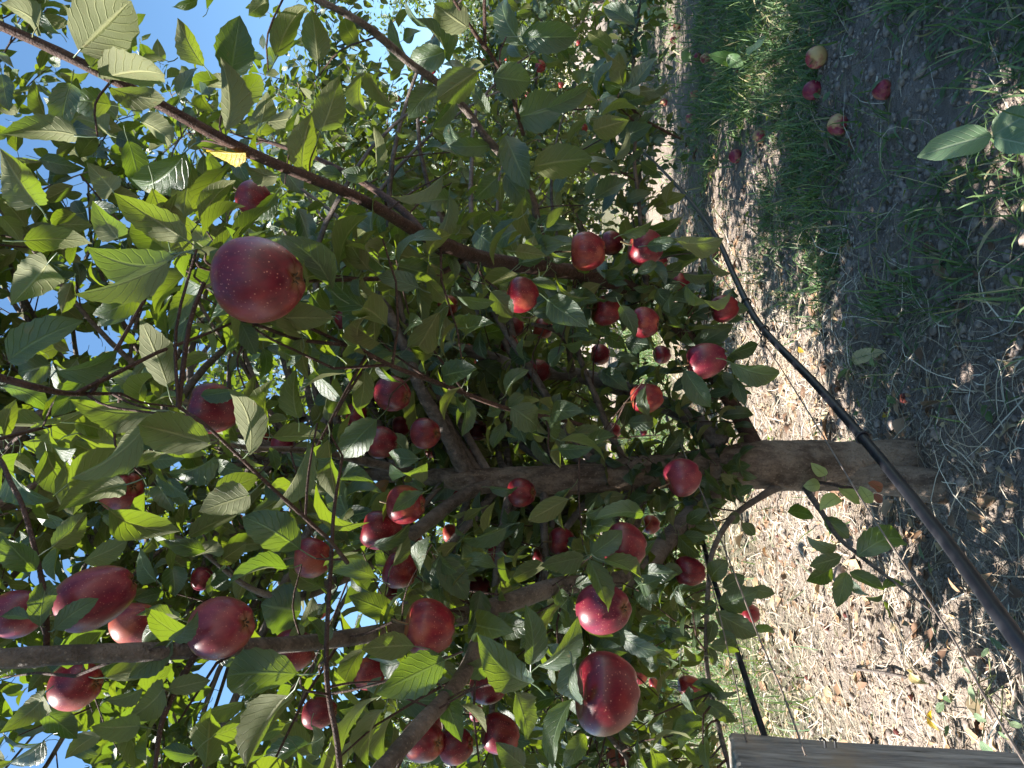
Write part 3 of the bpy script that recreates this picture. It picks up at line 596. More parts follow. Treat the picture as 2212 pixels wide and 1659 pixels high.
# ------------------------------------------------------------------ branches of the main tree: px, py, depth, thickness px
BR = {
'trunk': [(2060, 1002, 2.25, 150), (2005, 1002, 2.25, 128), (1960, 1003, 2.25, 110), (1900, 1004, 2.25, 104), (1800, 1006, 2.24, 104), (1700, 1003, 2.22, 108), (1640, 1003, 2.2, 102),
          (1560, 1006, 2.2, 88), (1450, 1016, 2.2, 76), (1280, 1034, 2.2, 68), (1130, 1040, 2.2, 61), (1010, 1036, 2.2, 52), (940, 1030, 2.25, 36), (840, 1027, 2.35, 26), (740, 1020, 2.5, 18), (600, 1000, 2.7, 12), (430, 960, 2.9, 8)],
'A': [(1640, 985, 2.22, 40), (1585, 880, 2.2, 33), (1500, 745, 2.1, 32), (1410, 655, 2.0, 33), (1300, 600, 1.85, 34), (1180, 580, 1.65, 34), (1050, 560, 1.5, 33), (920, 510, 1.25, 29), (780, 430, 1.1, 25),
      (540, 330, 0.95, 24), (280, 190, 0.85, 23), (100, 100, 0.80, 22), (-80, 20, 0.78, 20), (-300, -80, 0.8, 14)],
'A2': [(922, 512, 1.26, 20), (870, 455, 1.30, 17), (790, 398, 1.36, 14), (690, 345, 1.42, 11), (560, 300, 1.5, 8)],
'B': [(1560, 960, 2.2, 44), (1470, 890, 2.28, 38), (1270, 816, 2.4, 33), (1137, 800, 2.4, 30), (1020, 760, 2.4, 28), (890, 740, 2.4, 24), (800, 700, 2.5, 17), (690, 600, 2.6, 11), (600, 480, 2.7, 7)],
'B2': [(1235, 800, 2.38, 15), (1225, 740, 2.3, 13), (1195, 712, 2.2, 11), (1150, 700, 2.1, 8)],
'C': [(1005, 1020, 2.2, 38), (963, 936, 2.15, 31), (910, 843, 2.1, 28), (883, 770, 2.1, 25), (837, 670, 2.1, 22), (800, 580, 2.15, 14), (740, 480, 2.2, 9), (640, 400, 2.3, 6)],
'D': [(1075, 1045, 2.2, 32), (1005, 1068, 2.1, 28), (917, 1133, 1.95, 31), (820, 1206, 1.8, 30), (737, 1250, 1.7, 26), (640, 1290, 1.6, 20), (540, 1270, 1.55, 13), (420, 1180, 1.5, 9), (300, 1120, 1.5, 6)],
'D2': [(905, 1022, 2.25, 20), (800, 1000, 2.1, 19), (737, 985, 2.0, 17), (640, 972, 1.75, 14), (540, 968, 1.55, 11), (400, 940, 1.4, 8), (250, 900, 1.35, 6)],
'E': [(1560, 1050, 2.2, 50), (1457, 1149, 1.95, 43), (1387, 1233, 1.75, 41), (1300, 1258, 1.6, 40), (1203, 1267, 1.5, 40), (1063, 1313, 1.38, 40), (930, 1345, 1.28, 37), (700, 1385, 1.05, 37), (390, 1405, 0.86, 40),
      (200, 1412, 0.80, 43), (15, 1422, 0.77, 45), (-200, 1430, 0.75, 44), (-420, 1440, 0.8, 30)],
'F': [(423, 1412, 0.86, 15), (390, 1470, 0.85, 14), (363, 1526, 0.84, 13), (345, 1580, 0.83, 12), (330, 1700, 0.83, 8)],
'G': [(1063, 1313, 1.38, 34), (1010, 1440, 1.2, 33), (960, 1510, 1.05, 36), (917, 1557, 0.95, 38), (827, 1659, 0.85, 40), (740, 1760, 0.8, 40)],
'T': [(740, 985, 1.0, 6), (722, 1100, 0.92, 8), (716, 1200, 0.88, 9), (705, 1400, 0.83, 11), (710, 1500, 0.80, 12), (728, 1600, 0.78, 13), (740, 1720, 0.76, 13)],
'S': [(750, 1215, 0.95, 10), (710, 1166, 0.80, 9), (660, 1120, 0.74, 9), (583, 1050, 0.68, 9), (510, 980, 0.65, 8), (440, 915, 0.62, 8), (385, 880, 0.61, 6)],
'U': [(1330, 945, 1.7, 9), (1237, 913, 1.55, 10), (1097, 883, 1.35, 10), (953, 830, 1.2, 11), (845, 790, 1.1, 10), (763, 750, 1.05, 9), (647, 733, 1.0, 9), (550, 700, 0.95, 7)],
'U2': [(840, 788, 1.12, 8), (737, 740, 1.05, 8), (633, 690, 0.98, 7), (600, 660, 0.96, 5)],
'V': [(1010, 553, 1.45, 14), (950, 590, 1.35, 12), (850, 600, 1.2, 11), (737, 604, 1.05, 10), (640, 606, 0.9, 8), (490, 590, 0.8, 7)],
'R': [(1197, 582, 1.68, 20), (1165, 500, 1.6, 19), (1150, 430, 1.55, 17), (1105, 360, 1.48, 17), (1047, 293, 1.4, 17), (1005, 235, 1.35, 17), (940, 175, 1.25, 17), (890, 140, 1.2, 18), (805, 67, 1.1, 17), (737, 25, 1.05, 16), (600, -40, 1.0, 12)],
'R2': [(1130, 290, 1.4, 9), (1100, 190, 1.1, 8), (1065, 125, 0.95, 9), (1035, 85, 0.9, 10), (1015, 55, 0.87, 8), (980, 0, 0.85, 6)],
'R3': [(1470, 300, 1.95, 5), (1430, 280, 1.9, 6), (1380, 250, 1.85, 7), (1345, 200, 1.8, 8), (1330, 150, 1.8, 4)],
'R4': [(1400, 655, 2.0, 14), (1390, 560, 1.9, 11), (1380, 440, 1.9, 9), (1370, 340, 1.88, 8), (1380, 250, 1.85, 6)],
'L1': [(1700, 1040, 2.2, 24), (1640, 1075, 2.1, 15), (1580, 1120, 1.95, 13), (1540, 1190, 1.8, 12), (1530, 1270, 1.7, 11), (1525, 1400, 1.6, 10), (1535, 1490, 1.5, 11), (1575, 1655, 1.4, 10), (1620, 1760, 1.35, 8)],
'L2': [(1730, 1040, 2.2, 16), (1775, 1106, 2.05, 12), (1810, 1160, 1.95, 10), (1870, 1210, 1.85, 9), (1935, 1260, 1.75, 7), (2015, 1322, 1.65, 4)],
'L3': [(1745, 1040, 2.18, 9), (1790, 1045, 2.1, 8), (1820, 1052, 2.0, 7), (1845, 1055, 1.97, 5), (1860, 1080, 1.95, 4)],
'W1': [(-60, 800, 0.62, 18), (0, 816, 0.64, 18), (83, 838, 0.66, 16), (150, 850, 0.7, 12), (260, 850, 0.76, 6)],
'W2': [(-40, 960, 0.9, 11), (0, 993, 0.88, 11), (22, 1040, 0.86, 11), (53, 1106, 0.84, 11), (90, 1253, 0.80, 12), (100, 1340, 0.79, 13), (100, 1412, 0.79, 13)],
'W3': [(-40, 958, 0.95, 10), (50, 935, 1.0, 9), (110, 920, 1.05, 7)],
}
SHOOTS = {'A', 'A2', 'U', 'U2', 'V', 'T', 'S', 'W1', 'W2', 'W3', 'R2', 'R3', 'L3', 'F'}
BR3 = {}
for k, rows in BR.items():
    r = np.array(rows, float)
    pts = np.array([P(*q[:3]) for q in rows])
    rad = r[:, 3] * r[:, 2] / F / 2
    BR3[k] = spline(np.concatenate([pts, rad[:, None]], 1), 6)

def in_poly(x, y, poly):
    poly = np.asarray(poly, float); ins = np.zeros(np.shape(x), bool); j = len(poly) - 1
    for i in range(len(poly)):
        xi, yi = poly[i]; xj, yj = poly[j]
        c = ((yi > y) != (yj > y)) & (x < (xj - xi) * (y - yi) / (yj - yi + 1e-12) + xi)
        ins ^= c; j = i
    return ins
SKY_GAPS = [[(272, -40), (372, -40), (560, 20), (575, 90), (640, 200), (610, 265), (530, 225), (500, 180), (430, 165), (330, 115), (280, 60)],
            [(372, 740), (480, 735), (600, 745), (690, 800), (690, 930), (650, 940), (600, 850), (545, 845), (400, 850), (370, 800)],
            [(115, 706), (262, 706), (262, 775), (150, 780)], [(0, 615), (60, 625), (110, 615), (200, 620), (190, 665), (60, 690), (0, 695)],
            [(425, 1415), (520, 1420), (560, 1440), (520, 1575), (440, 1560)], [(0, 1612), (200, 1620), (200, 1700), (0, 1700)], [(60, 1570), (200, 1560), (190, 1612), (60, 1612)]]
GROUND_VIEW = [(1315, -60), (1360, 120), (1420, 330), (1480, 440), (1560, 560), (1600, 650), (1630, 760), (1615, 850), (1590, 900), (1630, 950), (1625, 1055), (1555, 1085),
               (1525, 1160), (1490, 1195), (1540, 1290), (1520, 1400), (1520, 1500), (1570, 1720), (2600, 1800), (2600, -100)]

def masked(C, size=0.05):
    """which random leaf centres would stand where the photograph shows sky, ground, fruit, or bare wood"""
    x, y, d = proj(C)
    vis = (d > 0.12) & (x > -160) & (x < 2370) & (y > -160) & (y < 1820)
    bad = vis & (d < np.where(x < 720, 0.88, 1.0))
    bad |= ~vis & (rng.random(len(C)) < 0.40)
    bad |= vis & (x < 760) & (d > 1.3) & (rng.random(len(C)) < 0.35)
    bad |= (d > -0.2) & (d < 0.55) & (np.linalg.norm(C - CAM, axis=1) < 0.75)
    for g in SKY_GAPS: bad |= vis & in_poly(x, y, g)
    bad |= vis & in_poly(x, y, GROUND_VIEW) & (d < 3.4)
    mg = size * 0.45 * F / np.maximum(d, 0.1)
    for (ax, ay, ar, ad, _) in NEAR_APPLES:
        bad |= vis & (d < ad + 0.02) & (np.hypot(x - ax, y - ay) < ar * 0.9 + mg * 0.6) & (rng.random(len(C)) < 0.98)
    for k, rngs in (('A', ((0, 920), (1040, 1330))), ('C', ((820, 1010),)), ('trunk', ((940, 1320), (1640, 2100))), ('D', ((830, 1010),)), ('E', ((0, 390), (1060, 1200), (1390, 1460))),
                    ('B', ((1020, 1300),)), ('R', ((740, 1060),)), ('G', ((800, 920),))):
        b = BR3[k]; bx, by, bd = proj(b[:, :3]); bw = b[:, 3] * F / np.maximum(bd, 0.1)
        for i in range(len(b)):
            if any(a <= bx[i] <= c for a, c in rngs):
                bad |= vis & (d < bd[i]) & (np.hypot(x - bx[i], y - by[i]) < bw[i] + mg * 0.45) & (rng.random(len(C)) < 0.8)
    bad |= vis & (d > 2.6) & (rng.random(len(C)) < 0.60)
    airy = vis & (x > 540) & (x < 1290) & (y < 470) & (d < 3.2)
    bad |= airy & (rng.random(len(C)) < 0.95)
    return bad

# ------------------------------------------------------------------ the main tree
T_BASE = np.array([T0[0], T0[1], 0.0])
tree = empty('apple_tree', T_BASE)
tag(tree, 'fruiting apple tree with forked brown trunk beside the black hose', 'apple tree', 'apple trees of the orchard rows')
for k, b in BR3.items():
    if k == 'trunk': b = spline(np.concatenate([b[::3], b[-1:]]), 10)
    V, Q, uv = tube(b[:, :3], b[:, 3], 36 if k == 'trunk' else (10 if b[:, 3].max() > 0.012 else 7), True, 0.0 if k == 'trunk' else 0.035 if k not in SHOOTS else 0.02, hash(k) % 97 if False else len(k) * 7 + ord(k[0]))
    if k == 'trunk':                                   # root flare, knot and swellings
        c = T_BASE
        low = np.clip((0.16 - V[:, 2]) / 0.2, 0, 1)
        ang = np.arctan2(V[:, 1] - c[1], V[:, 0] - c[0])
        V[:, :2] += (V[:, :2] - c[None, :2]) * (low * (0.10 + 0.16 * np.cos(ang * 3 + 1.0)))[:, None] * 0.5
        axn = np.stack([np.interp(V[:, 2], b[:, 2], b[:, q]) for q in range(3)], 1); rd = unit(V - axn)
        u_ = np.arctan2(rd[:, 1], rd[:, 0]); zz = V[:, 2]
        V += rd * (0.005 * vnoise(u_ * 2.2 + 9, zz * 9, 41) + 0.0035 * vnoise(u_ * 5 + 9, zz * 26, 42) + 0.0022 * vnoise(u_ * 11 + 9, zz * 70, 43))[:, None]
        kn = P(1715, 1030, 2.16); dk = np.linalg.norm(V - kn, axis=1)
        V += (unit(V - P(1715, 1003, 2.23)) * (0.016 * np.exp(-(dk / 0.05) ** 2))[:, None])
    me = mesh_np('trunk' if k == 'trunk' else 'branch', V, fix_tris(Q), M['bark'] if k == 'trunk' else (M['bark_shoot'] if k in SHOOTS else M['bark_limb']), tree, uv)
# buttress root lobe
rp = np.array([P(1830, 1022, 2.21), P(1900, 1034, 2.18), P(1960, 1042, 2.15), P(2030, 1052, 2.12), P(2110, 1062, 2.10)])
V, Q, uv = tube(spline(rp, 4), np.linspace(0.040, 0.055, 17), 12, True, 0.03, 3)
mesh_np('root', V, fix_tris(Q), M['bark'], tree, uv)
# knot ring on the trunk
kn = P(1715, 1030, 2.155); th = np.linspace(0, 2 * np.pi, 17)
ring = np.array([kn + IMU * 0.018 * math.cos(a) + IMR * 0.024 * math.sin(a) - FWD * 0.004 for a in th])
V, Q, uv = tube(ring, 0.006, 6, False, 0.15, 5); mesh_np('knot', V, fix_tris(Q), M['bark'], tree, uv)

# limbs that the crown hides or that grow out of the picture
rl = np.random.default_rng(21)
HID = []
def limb(start, dirv, length, r0, droop, g, seg=9, wob=0.10):
    p = np.array(start, float); d = unit(np.array(dirv, float)); out = [np.append(p, r0)]
    for i in range(seg):
        d = unit(d + g.normal(0, wob, 3) + np.array([0, 0, -droop * i / seg]))
        p = p + d * length / seg
        out.append(np.append(p, r0 * (1 - 0.88 * (i + 1) / seg)))
    return np.array(out)
tries = 0
while len(HID) < 95 and tries < 1500:
    tries += 1
    z = rl.uniform(0.75, 2.9); a = rl.uniform(0, 6.283)
    tb = BR3['trunk']; st = tb[np.argmin(np.abs(tb[:, 2] - z)), :3] if z < 2.3 else np.array([-0.25 + rl.normal(0, 0.15), 2.45 + rl.normal(0, 0.15), z])
    b = limb(st, (math.cos(a), math.sin(a), rl.uniform(0.15, 1.0)), rl.uniform(0.9, 1.7), rl.uniform(0.009, 0.016), rl.uniform(0.1, 0.5), rl)
    x, y, d = proj(b[:, :3])
    infr = (d > 0.1) & (x > -120) & (x < 2330) & (y > -120) & (y < 1780)
    if np.any(infr & (d < 1.7)): continue
    if np.any(np.linalg.norm(b[:, :3] - CAM, axis=1) < 1.1): continue
    if np.any(infr & in_poly(x, y, GROUND_VIEW)): continue
    if sum(np.sum(infr & in_poly(x, y, g)) for g in SKY_GAPS) > 1: continue
    HID.append(b)
n_hid = len(HID); tries = 0
while len(HID) < n_hid + 9 and tries < 900:           # unseen limbs added over the viewer to shade the near leaves
    tries += 1
    st = np.array([-0.25 + rl.normal(0, 0.12), 2.35 + rl.normal(0, 0.12), rl.uniform(1.7, 2.9)])
    a = math.radians(rl.uniform(-155, -60))
    b = limb(st, (math.cos(a), math.sin(a), rl.uniform(0.1, 0.7)), rl.uniform(1.3, 2.5), rl.uniform(0.010, 0.017), rl.uniform(0.05, 0.3), rl)
    x, y, d = proj(b[:, :3])
    infr = (d > 0.1) & (x > -120) & (x < 2330) & (y > -120) & (y < 1780)
    if np.any(infr & (d < 1.7)) or np.any(np.linalg.norm(b[:, :3] - CAM, axis=1) < 0.8): continue
    HID.append(b)
n_hid = len(HID); tries = 0
while len(HID) < n_hid + 26 and tries < 600:           # limbs added along the row towards the next tree, shading the aisle
    tries += 1
    st = np.array([-0.25 + rl.normal(0, 0.1), 2.4 + rl.normal(0, 0.1), rl.uniform(1.0, 2.6)])
    a = math.radians(68 + rl.uniform(-32, 30))
    b = limb(st, (math.cos(a), math.sin(a), rl.uniform(0.1, 0.6)), rl.uniform(1.6, 2.9), rl.uniform(0.012, 0.018), rl.uniform(0.05, 0.3), rl)
    x, y, d = proj(b[:, :3])
    if np.any(in_poly(x, y, GROUND_VIEW)): continue
    HID.append(b)
acc = Acc()
for b in HID:
    V, Q, uv = tube(spline(b, 2)[:, :3], spline(b, 2)[:, 3], 6, False); acc.add(V, Q, uv)

ALLP = np.concatenate(list(BR3.values()) + HID)
twig_acc = Acc()
def twig(p0, p1, r0=0.0016, r1=0.0011, sag=0.1):
    L = np.linalg.norm(p1 - p0)
    mid = (p0 + p1) / 2 + np.array([0, 0, sag * L]) + rng.normal(0, 0.06 * L, 3)
    V, Q, uv = tube(spline([p0, mid, p1], 3), np.linspace(r0, r1, 7), 5, False); twig_acc.add(V, Q, uv)

# ---- leaves read from the photograph, each a part
brn = [(k, BR3[k], proj(BR3[k][:, :3])) for k in BR3]
hand = []
for (bx, by, tx, ty, w, side) in HL:
    ln = math.hypot(tx - bx, ty - by)
    d = min(max(F * 0.083 / max(ln, 8), 0.50), 2.45)
    best = None
    for k, b, (qx, qy, qd) in brn:
        dist = np.hypot(qx - bx, qy - by); i = int(np.argmin(dist))
        if dist[i] < 46 and qd[i] > 0.4 and 0.55 < qd[i] / d < (1.75 if k[0] != 'L' else 3):
            sc = dist[i] + 40 * abs(math.log(qd[i] / d))
            if best is None or sc < best[0]: best = (sc, b[i, :3], qd[i])
    mx, my = (bx + tx) / 2, (by + ty) / 2
    lim = None
    for (ax, ay, ar, ad, _) in NEAR_APPLES:
        if math.hypot(mx - ax, my - ay) < ar + 0.12 * ln: lim = min(lim or 9, ad - 0.048)
    pend = None
    if best is not None: d = best[2] - 0.015; pend = best[1]
    if lim is not None and d > lim:
        d = max(lim, 0.42)
        if pend is not None and best[2] - d > 0.12: pend = None
    hand.append((bx, by, tx, ty, w, side, d, ln, pend))
hand.sort(key=lambda h: -h[7])
HLC, HLR, HLD = [], [], []
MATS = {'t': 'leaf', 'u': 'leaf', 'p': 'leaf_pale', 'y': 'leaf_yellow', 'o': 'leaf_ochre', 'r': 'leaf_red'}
leaf_rest = {}
for n_, (bx, by, tx, ty, w, side, d, ln, pend) in enumerate(hand):
    g = np.random.default_rng(1000 + n_)
    tilt = g.normal(0, 0.35) * ln / F * d
    B = P(bx, by, d); T = P(tx, ty, max(d + tilt, 0.4))
    D = unit(T - B); L = np.linalg.norm(T - B)
    view = unit(CAM - (B + T) / 2)
    nn = unit(view - D * (view @ D))
    wexp = 0.56 * L * F / d
    cr = min(1.0, w / max(wexp, 1)); roll = math.acos(max(0.35, cr)) * g.choice([-1, 1]) * 0.8 + g.normal(0, 0.18)
    W = max(0.52 * L, 0.95 * w * d / F)
    if w > wexp: W = w * d / F
    side3 = np.cross(D, nn); nn = nn * math.cos(roll) + side3 * math.sin(roll)
    if side in 'u': nn = -nn
    if side == 'u' and False: pass
    if pend is None:
        pe = B - D * 0.28 * L - nn * 0.03 * L
        dist = np.linalg.norm(ALLP[:, :3] - pe, axis=1); i = int(np.argmin(dist))
        if dist[i] < 0.16: twig(ALLP[i, :3], pe)
    else:
        pe = np.array(pend)
    HLC.append(((bx + tx) / 2, (by + ty) / 2)); HLR.append(ln * 0.38); HLD.append(d)
    near = ln > 60
    V, Q, uv, tt, k, q = leaf_batch(B[None], D[None], nn[None], L, W, g.uniform(0.1, 1.6), g.uniform(0.1, 0.7), g.uniform(0.03, 0.10), g.normal(0, 0.7), g.random(),
                                    15 if near else 11, 5 if near else 3, near, pe[None], 0.0010)
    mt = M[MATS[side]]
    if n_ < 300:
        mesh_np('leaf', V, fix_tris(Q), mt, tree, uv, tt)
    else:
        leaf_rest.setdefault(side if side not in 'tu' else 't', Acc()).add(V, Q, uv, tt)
HLC = np.array(HLC); HLR = np.array(HLR); HLD = np.array(HLD)

# ---- random twigs and leaves along every limb
def foliage_on(limbs, g, per_m, tw_len, leaf_L, keep=None, r_start=0.15):
    """returns arrays for leaf_batch and list of twigs"""
    B, D, Nn, LL, PE, TW = [], [], [], [], [], []
    for b in limbs:
        seg = np.linalg.norm(np.diff(b[:, :3], axis=0), axis=1); tot = seg.sum(); cum = np.concatenate([[0], np.cumsum(seg)])
        for _ in range(int(tot * per_m) + 1):
            u = g.uniform(r_start, 1.0) * tot; i = min(np.searchsorted(cum, u) - 1, len(b) - 2); i = max(i, 0)
            f = (u - cum[i]) / max(seg[i], 1e-6); p0 = b[i, :3] * (1 - f) + b[i + 1, :3] * f
            ax = unit(b[i + 1, :3] - b[i, :3]); rnd = unit(g.normal(0, 1, 3)); d = unit(rnd - ax * (rnd @ ax) + 0.5 * ax + np.array([0, 0, 0.25]))
            L = g.uniform(*tw_len); pts = [p0]
            dd = d
            for _k in range(3):
                dd = unit(dd + g.normal(0, 0.18, 3) + np.array([0, 0, -0.08])); pts.append(pts[-1] + dd * L / 3)
            pts = np.array(pts); TW.append(pts)
            nl = max(3, int(L / 0.021)); ph = g.uniform(0, 6.28)
            for j in range(nl):
                t = (j + 0.6) / nl * 3; a = min(int(t), 2); q = pts[a] * (1 - (t - a)) + pts[a + 1] * (t - a)
                tdir = unit(pts[a + 1] - pts[a]); e1 = unit(np.cross(tdir, [0.3, 0.2, 0.9])); e2 = np.cross(tdir, e1)
                ang = ph + j * 2.4
                out = unit(math.cos(ang) * e1 + math.sin(ang) * e2 + tdir * 0.55)
                l = leaf_L * g.uniform(0.5, 1.15)
                dr = unit(out + np.array([0, 0, -0.25]) + g.normal(0, 0.2, 3))
                n = np.array([0, 0, 1.0]) + 0.5 * tdir + g.normal(0, 0.45, 3); n = unit(n - dr * (n @ dr))
                PE.append(q); B.append(q + out * l * 0.28); D.append(dr); Nn.append(n); LL.append(l)
    return np.array(B), np.array(D), np.array(Nn), np.array(LL), np.array(PE), TW

g = np.random.default_rng(5)
vis_limbs = [BR3[k] for k in BR3 if k not in ('trunk', 'L1', 'L2', 'L3', 'S', 'T')] + [BR3['trunk'][60:]]
B, D, Nn, LL, PE, TW = foliage_on(vis_limbs + HID, g, 19, (0.10, 0.34), 0.090)
Cc = B + D * LL[:, None] * 0.5
bad = masked(Cc)
x, y, d = proj(Cc)
for i in range(len(HLC)):
    bad |= (d < HLD[i]) & (d > 0.1) & (np.hypot(x - HLC[i, 0], y - HLC[i, 1]) < HLR[i])
ok = ~bad
print('main tree random leaves', len(B), ok.sum())
def leafmesh(name, sel, parent, mat, ns=6, nt=3):
    n = int(sel.sum())
    V, Q, uv, tt, k, q = leaf_batch(B[sel], D[sel], Nn[sel], LL[sel], LL[sel] * g.uniform(0.46, 0.62, n), g.uniform(0.1, 1.8, n), g.uniform(0.1, 0.7, n), g.uniform(0.02, 0.08, n),
                                    g.normal(0, 0.7, n), g.random(n), ns, nt, False, PE[sel], 0.0009)
    return mesh_np(name, V, Q, mat, parent, uv, tt)
tag(leafmesh('foliage', ok, tree, M['leaf']), kind='stuff')
for s_k, ac in leaf_rest.items(): tag(ac.build('foliage', M[MATS[s_k]], tree), kind='stuff')
x, y, d = None, None, None
# extra leafy spurs over the elbow of the limb, the fork and the low branches
g = np.random.default_rng(15)
tk_ = BR3['trunk']; tx_ = proj(tk_[:, :3])[0]
E_ = [BR3['A'][3:26], tk_[(tx_ > 1340) & (tx_ < 1620)], tk_[(tx_ > 1340) & (tx_ < 1620)], BR3['L1'][4:14], BR3['E'][1:14], BR3['B'][1:10], BR3['L1'][24:44]]
B, D, Nn, LL, PE, TW2 = foliage_on(E_, g, 62, (0.06, 0.19), 0.072, r_start=0.0)
Cc = B + D * LL[:, None] * 0.5; x, y, d = proj(Cc)
bad = in_poly(x, y, GROUND_VIEW) | (d < 1.0)
for (ax, ay, ar, ad, _) in NEAR_APPLES: bad |= (d < ad + 0.02) & (np.hypot(x - ax, y - ay) < ar * 0.9 + 14)
tag(leafmesh('foliage', ~bad, tree, M['leaf']), kind='stuff')
TW = TW + TW2
# leaf clusters added out of the picture to keep the closest fruit in shade
for (ax, ay) in ((560, 605), (1310, 1497), (480, 1355), (205, 1290), (927, 1355)):
    ad = [q[3] for q in NEAR_APPLES if q[0] == ax and q[1] == ay][0]; c0 = P(ax, ay, ad)
    e1 = unit(np.cross(sun_dir, [0, 0, 1.0])); e2 = np.cross(sun_dir, e1); n = 13
    cc = np.array([c0 + sun_dir * g.uniform(0.45, 0.62) + e1 * g.normal(0, 0.035) + e2 * g.normal(0, 0.035) for _ in range(n)])
    x, y, d = proj(cc); k = ~((d > 0.1) & (x > -60) & (x < 2270) & (y > -60) & (y < 1720)); cc = cc[k]; n = len(cc)
    if n == 0: continue
    i = int(np.argmin(np.linalg.norm(ALLP[:, :3] - cc.mean(0), axis=1))); twig(ALLP[i, :3], cc.mean(0), 0.003, 0.002)
    D = unit(cc - cc.mean(0) + g.normal(0, 0.02, (n, 3))); D = unit(D - 0.7 * (D @ sun_dir)[:, None] * sun_dir); Nn = sun_dir + g.normal(0, 0.3, (n, 3)); Nn = unit(Nn - D * (Nn * D).sum(1)[:, None])
    LL = g.uniform(0.07, 0.095, n); B = cc - D * LL[:, None] * 0.3; PE = np.repeat(cc.mean(0)[None], n, 0)
    tag(leafmesh('foliage', np.ones(n, bool), tree, M['leaf']), kind='stuff')
for pts in TW:
    x, y, d = proj(pts[1:])
    if masked(pts[2:4]).any(): continue
    V, Q, uv = tube(pts, np.linspace(0.0026, 0.0012, 4), 5, False); twig_acc.add(V, Q, uv)

# ------------------------------------------------------------------ apples
def apple_mesh(name, mat, elong, lob, seed, nu=28, nv=18):
    g = np.random.default_rng(seed)
    ph = np.linspace(0, np.pi, nv); th = np.linspace(0, 2 * np.pi, nu, endpoint=False)
    rr = np.sin(ph) ** 0.92 * (1 + 0.13 * np.cos(ph))
    z = elong * np.cos(ph) * 0.98 - 0.30 * np.exp(-(ph / 0.36) ** 2) + 0.20 * np.exp(-((np.pi - ph) / 0.33) ** 2)
    low = np.clip((ph - 1.2) / 1.6, 0, 1)
    R = rr[:, None] * (1 + lob * low[:, None] * np.cos(5 * th + 0.6)[None, :] + 0.03 * np.cos(2 * th + g.uniform(0, 6))[None, :])
    Z = z[:, None] + 0.07 * low[:, None] * np.cos(5 * th + 0.6)[None, :] * (np.sin(ph) ** 0.5)[:, None] + g.uniform(-0.10, 0.10) * R * np.cos(th + g.uniform(0, 6))[None, :]
    V = np.stack([R * np.cos(th)[None, :], R * np.sin(th)[None, :], Z], -1).reshape(-1, 3) * 0.037
    i = np.arange(nv - 1)[:, None] * nu; j = np.arange(nu)[None, :]; j2 = (j + 1) % nu
    Q = np.stack([i + j, i + nu + j, i + nu + j2, i + j2], -1).reshape(-1, 4)
    me = mesh_np(name, V, Q, M[mat], link=False)
    return me, (z[0] * 0.037, z[-1] * 0.037)
AM = {}
def get_apple(mat, elong, var, small):
    key = (mat, round(elong, 1), var, small)
    if key not in AM: AM[key] = apple_mesh('apple', mat, elong, 0.045, var + 3, 16 if small else 28, 11 if small else 18)
    return AM[key]
V, Q, uv = tube(spline([(0, 0, 0), (0.001, 0, 0.012), (0.004, 0.001, 0.026)], 3), np.linspace(0.0013, 0.0019, 7), 6, True)
STEM = mesh_np('stem', V, fix_tris(Q), M['stem'], link=False)
ac = Acc()
for k in range(5):
    a = k * 1.2566
    o = np.array([math.cos(a), math.sin(a), 0.0]); s = np.array([-o[1], o[0], 0])
    ac.add(np.array([o * 0.0015 + s * 0.0016, o * 0.0015 - s * 0.0016, o * 0.005 - np.array([0, 0, 0.0028]) - s * 0.0010, o * 0.005 - np.array([0, 0, 0.0028]) + s * 0.0010,
                     o * 0.0072 - np.array([0, 0, 0.001])]), np.array([[0, 1, 2, 3], [3, 2, 4, 4]]))
ac.add(np.array([[math.cos(a) * 0.004, math.sin(a) * 0.004, 0.0012] for a in np.linspace(0, 6.283, 8, endpoint=False)]), np.array([[0, 1, 2, 3], [0, 3, 4, 5], [0, 5, 6, 7]]))
CALYX = ac.build('calyx', M['calyx'], link=False)

AMATS = {'m': 'apple', 'w': 'apple_warm', 'p': 'apple_plum', 'f': 'apple_fallen', 'r': 'apple_fallen_red', 'x': 'apple_rotten'}
def put_apple(pos, width, ang, lean, elong, mat, label, group, var, parts=True, spin=0.0, name='apple'):
    me, (zt, zb) = get_apple(AMATS[mat], elong, var % 4, not parts)
    a, l = math.radians(ang), math.radians(lean)
    down = unit((math.cos(a) * IMR + math.sin(a) * -IMU) * math.cos(l) + unit(CAM - pos) * math.sin(l))   # towards the eye of the fruit
    z = -down; x_ = unit(np.cross(z, [0.31, 0.8, 0.5])); y_ = np.cross(z, x_)
    c, s = math.cos(spin), math.sin(spin); x2 = c * x_ + s * y_; y2 = np.cross(z, x2)
    sc = width / 0.076
    o = bpy.data.objects.new(name, me); COL.objects.link(o)
    mw = Matrix(((x2[0] * sc, y2[0] * sc, z[0] * sc, pos[0]), (x2[1] * sc, y2[1] * sc, z[1] * sc, pos[1]), (x2[2] * sc, y2[2] * sc, z[2] * sc, pos[2]), (0, 0, 0, 1)))
    o.matrix_world = mw
    tag(o, label, 'apple', group)
    if parts:
        for nm, pm, zz in (('stem', STEM, zt), ('calyx', CALYX, zb)):
            ch = bpy.data.objects.new(nm, pm); COL.objects.link(ch); ch.parent = o; ch.location = (0, 0, zz)
    return z * sc
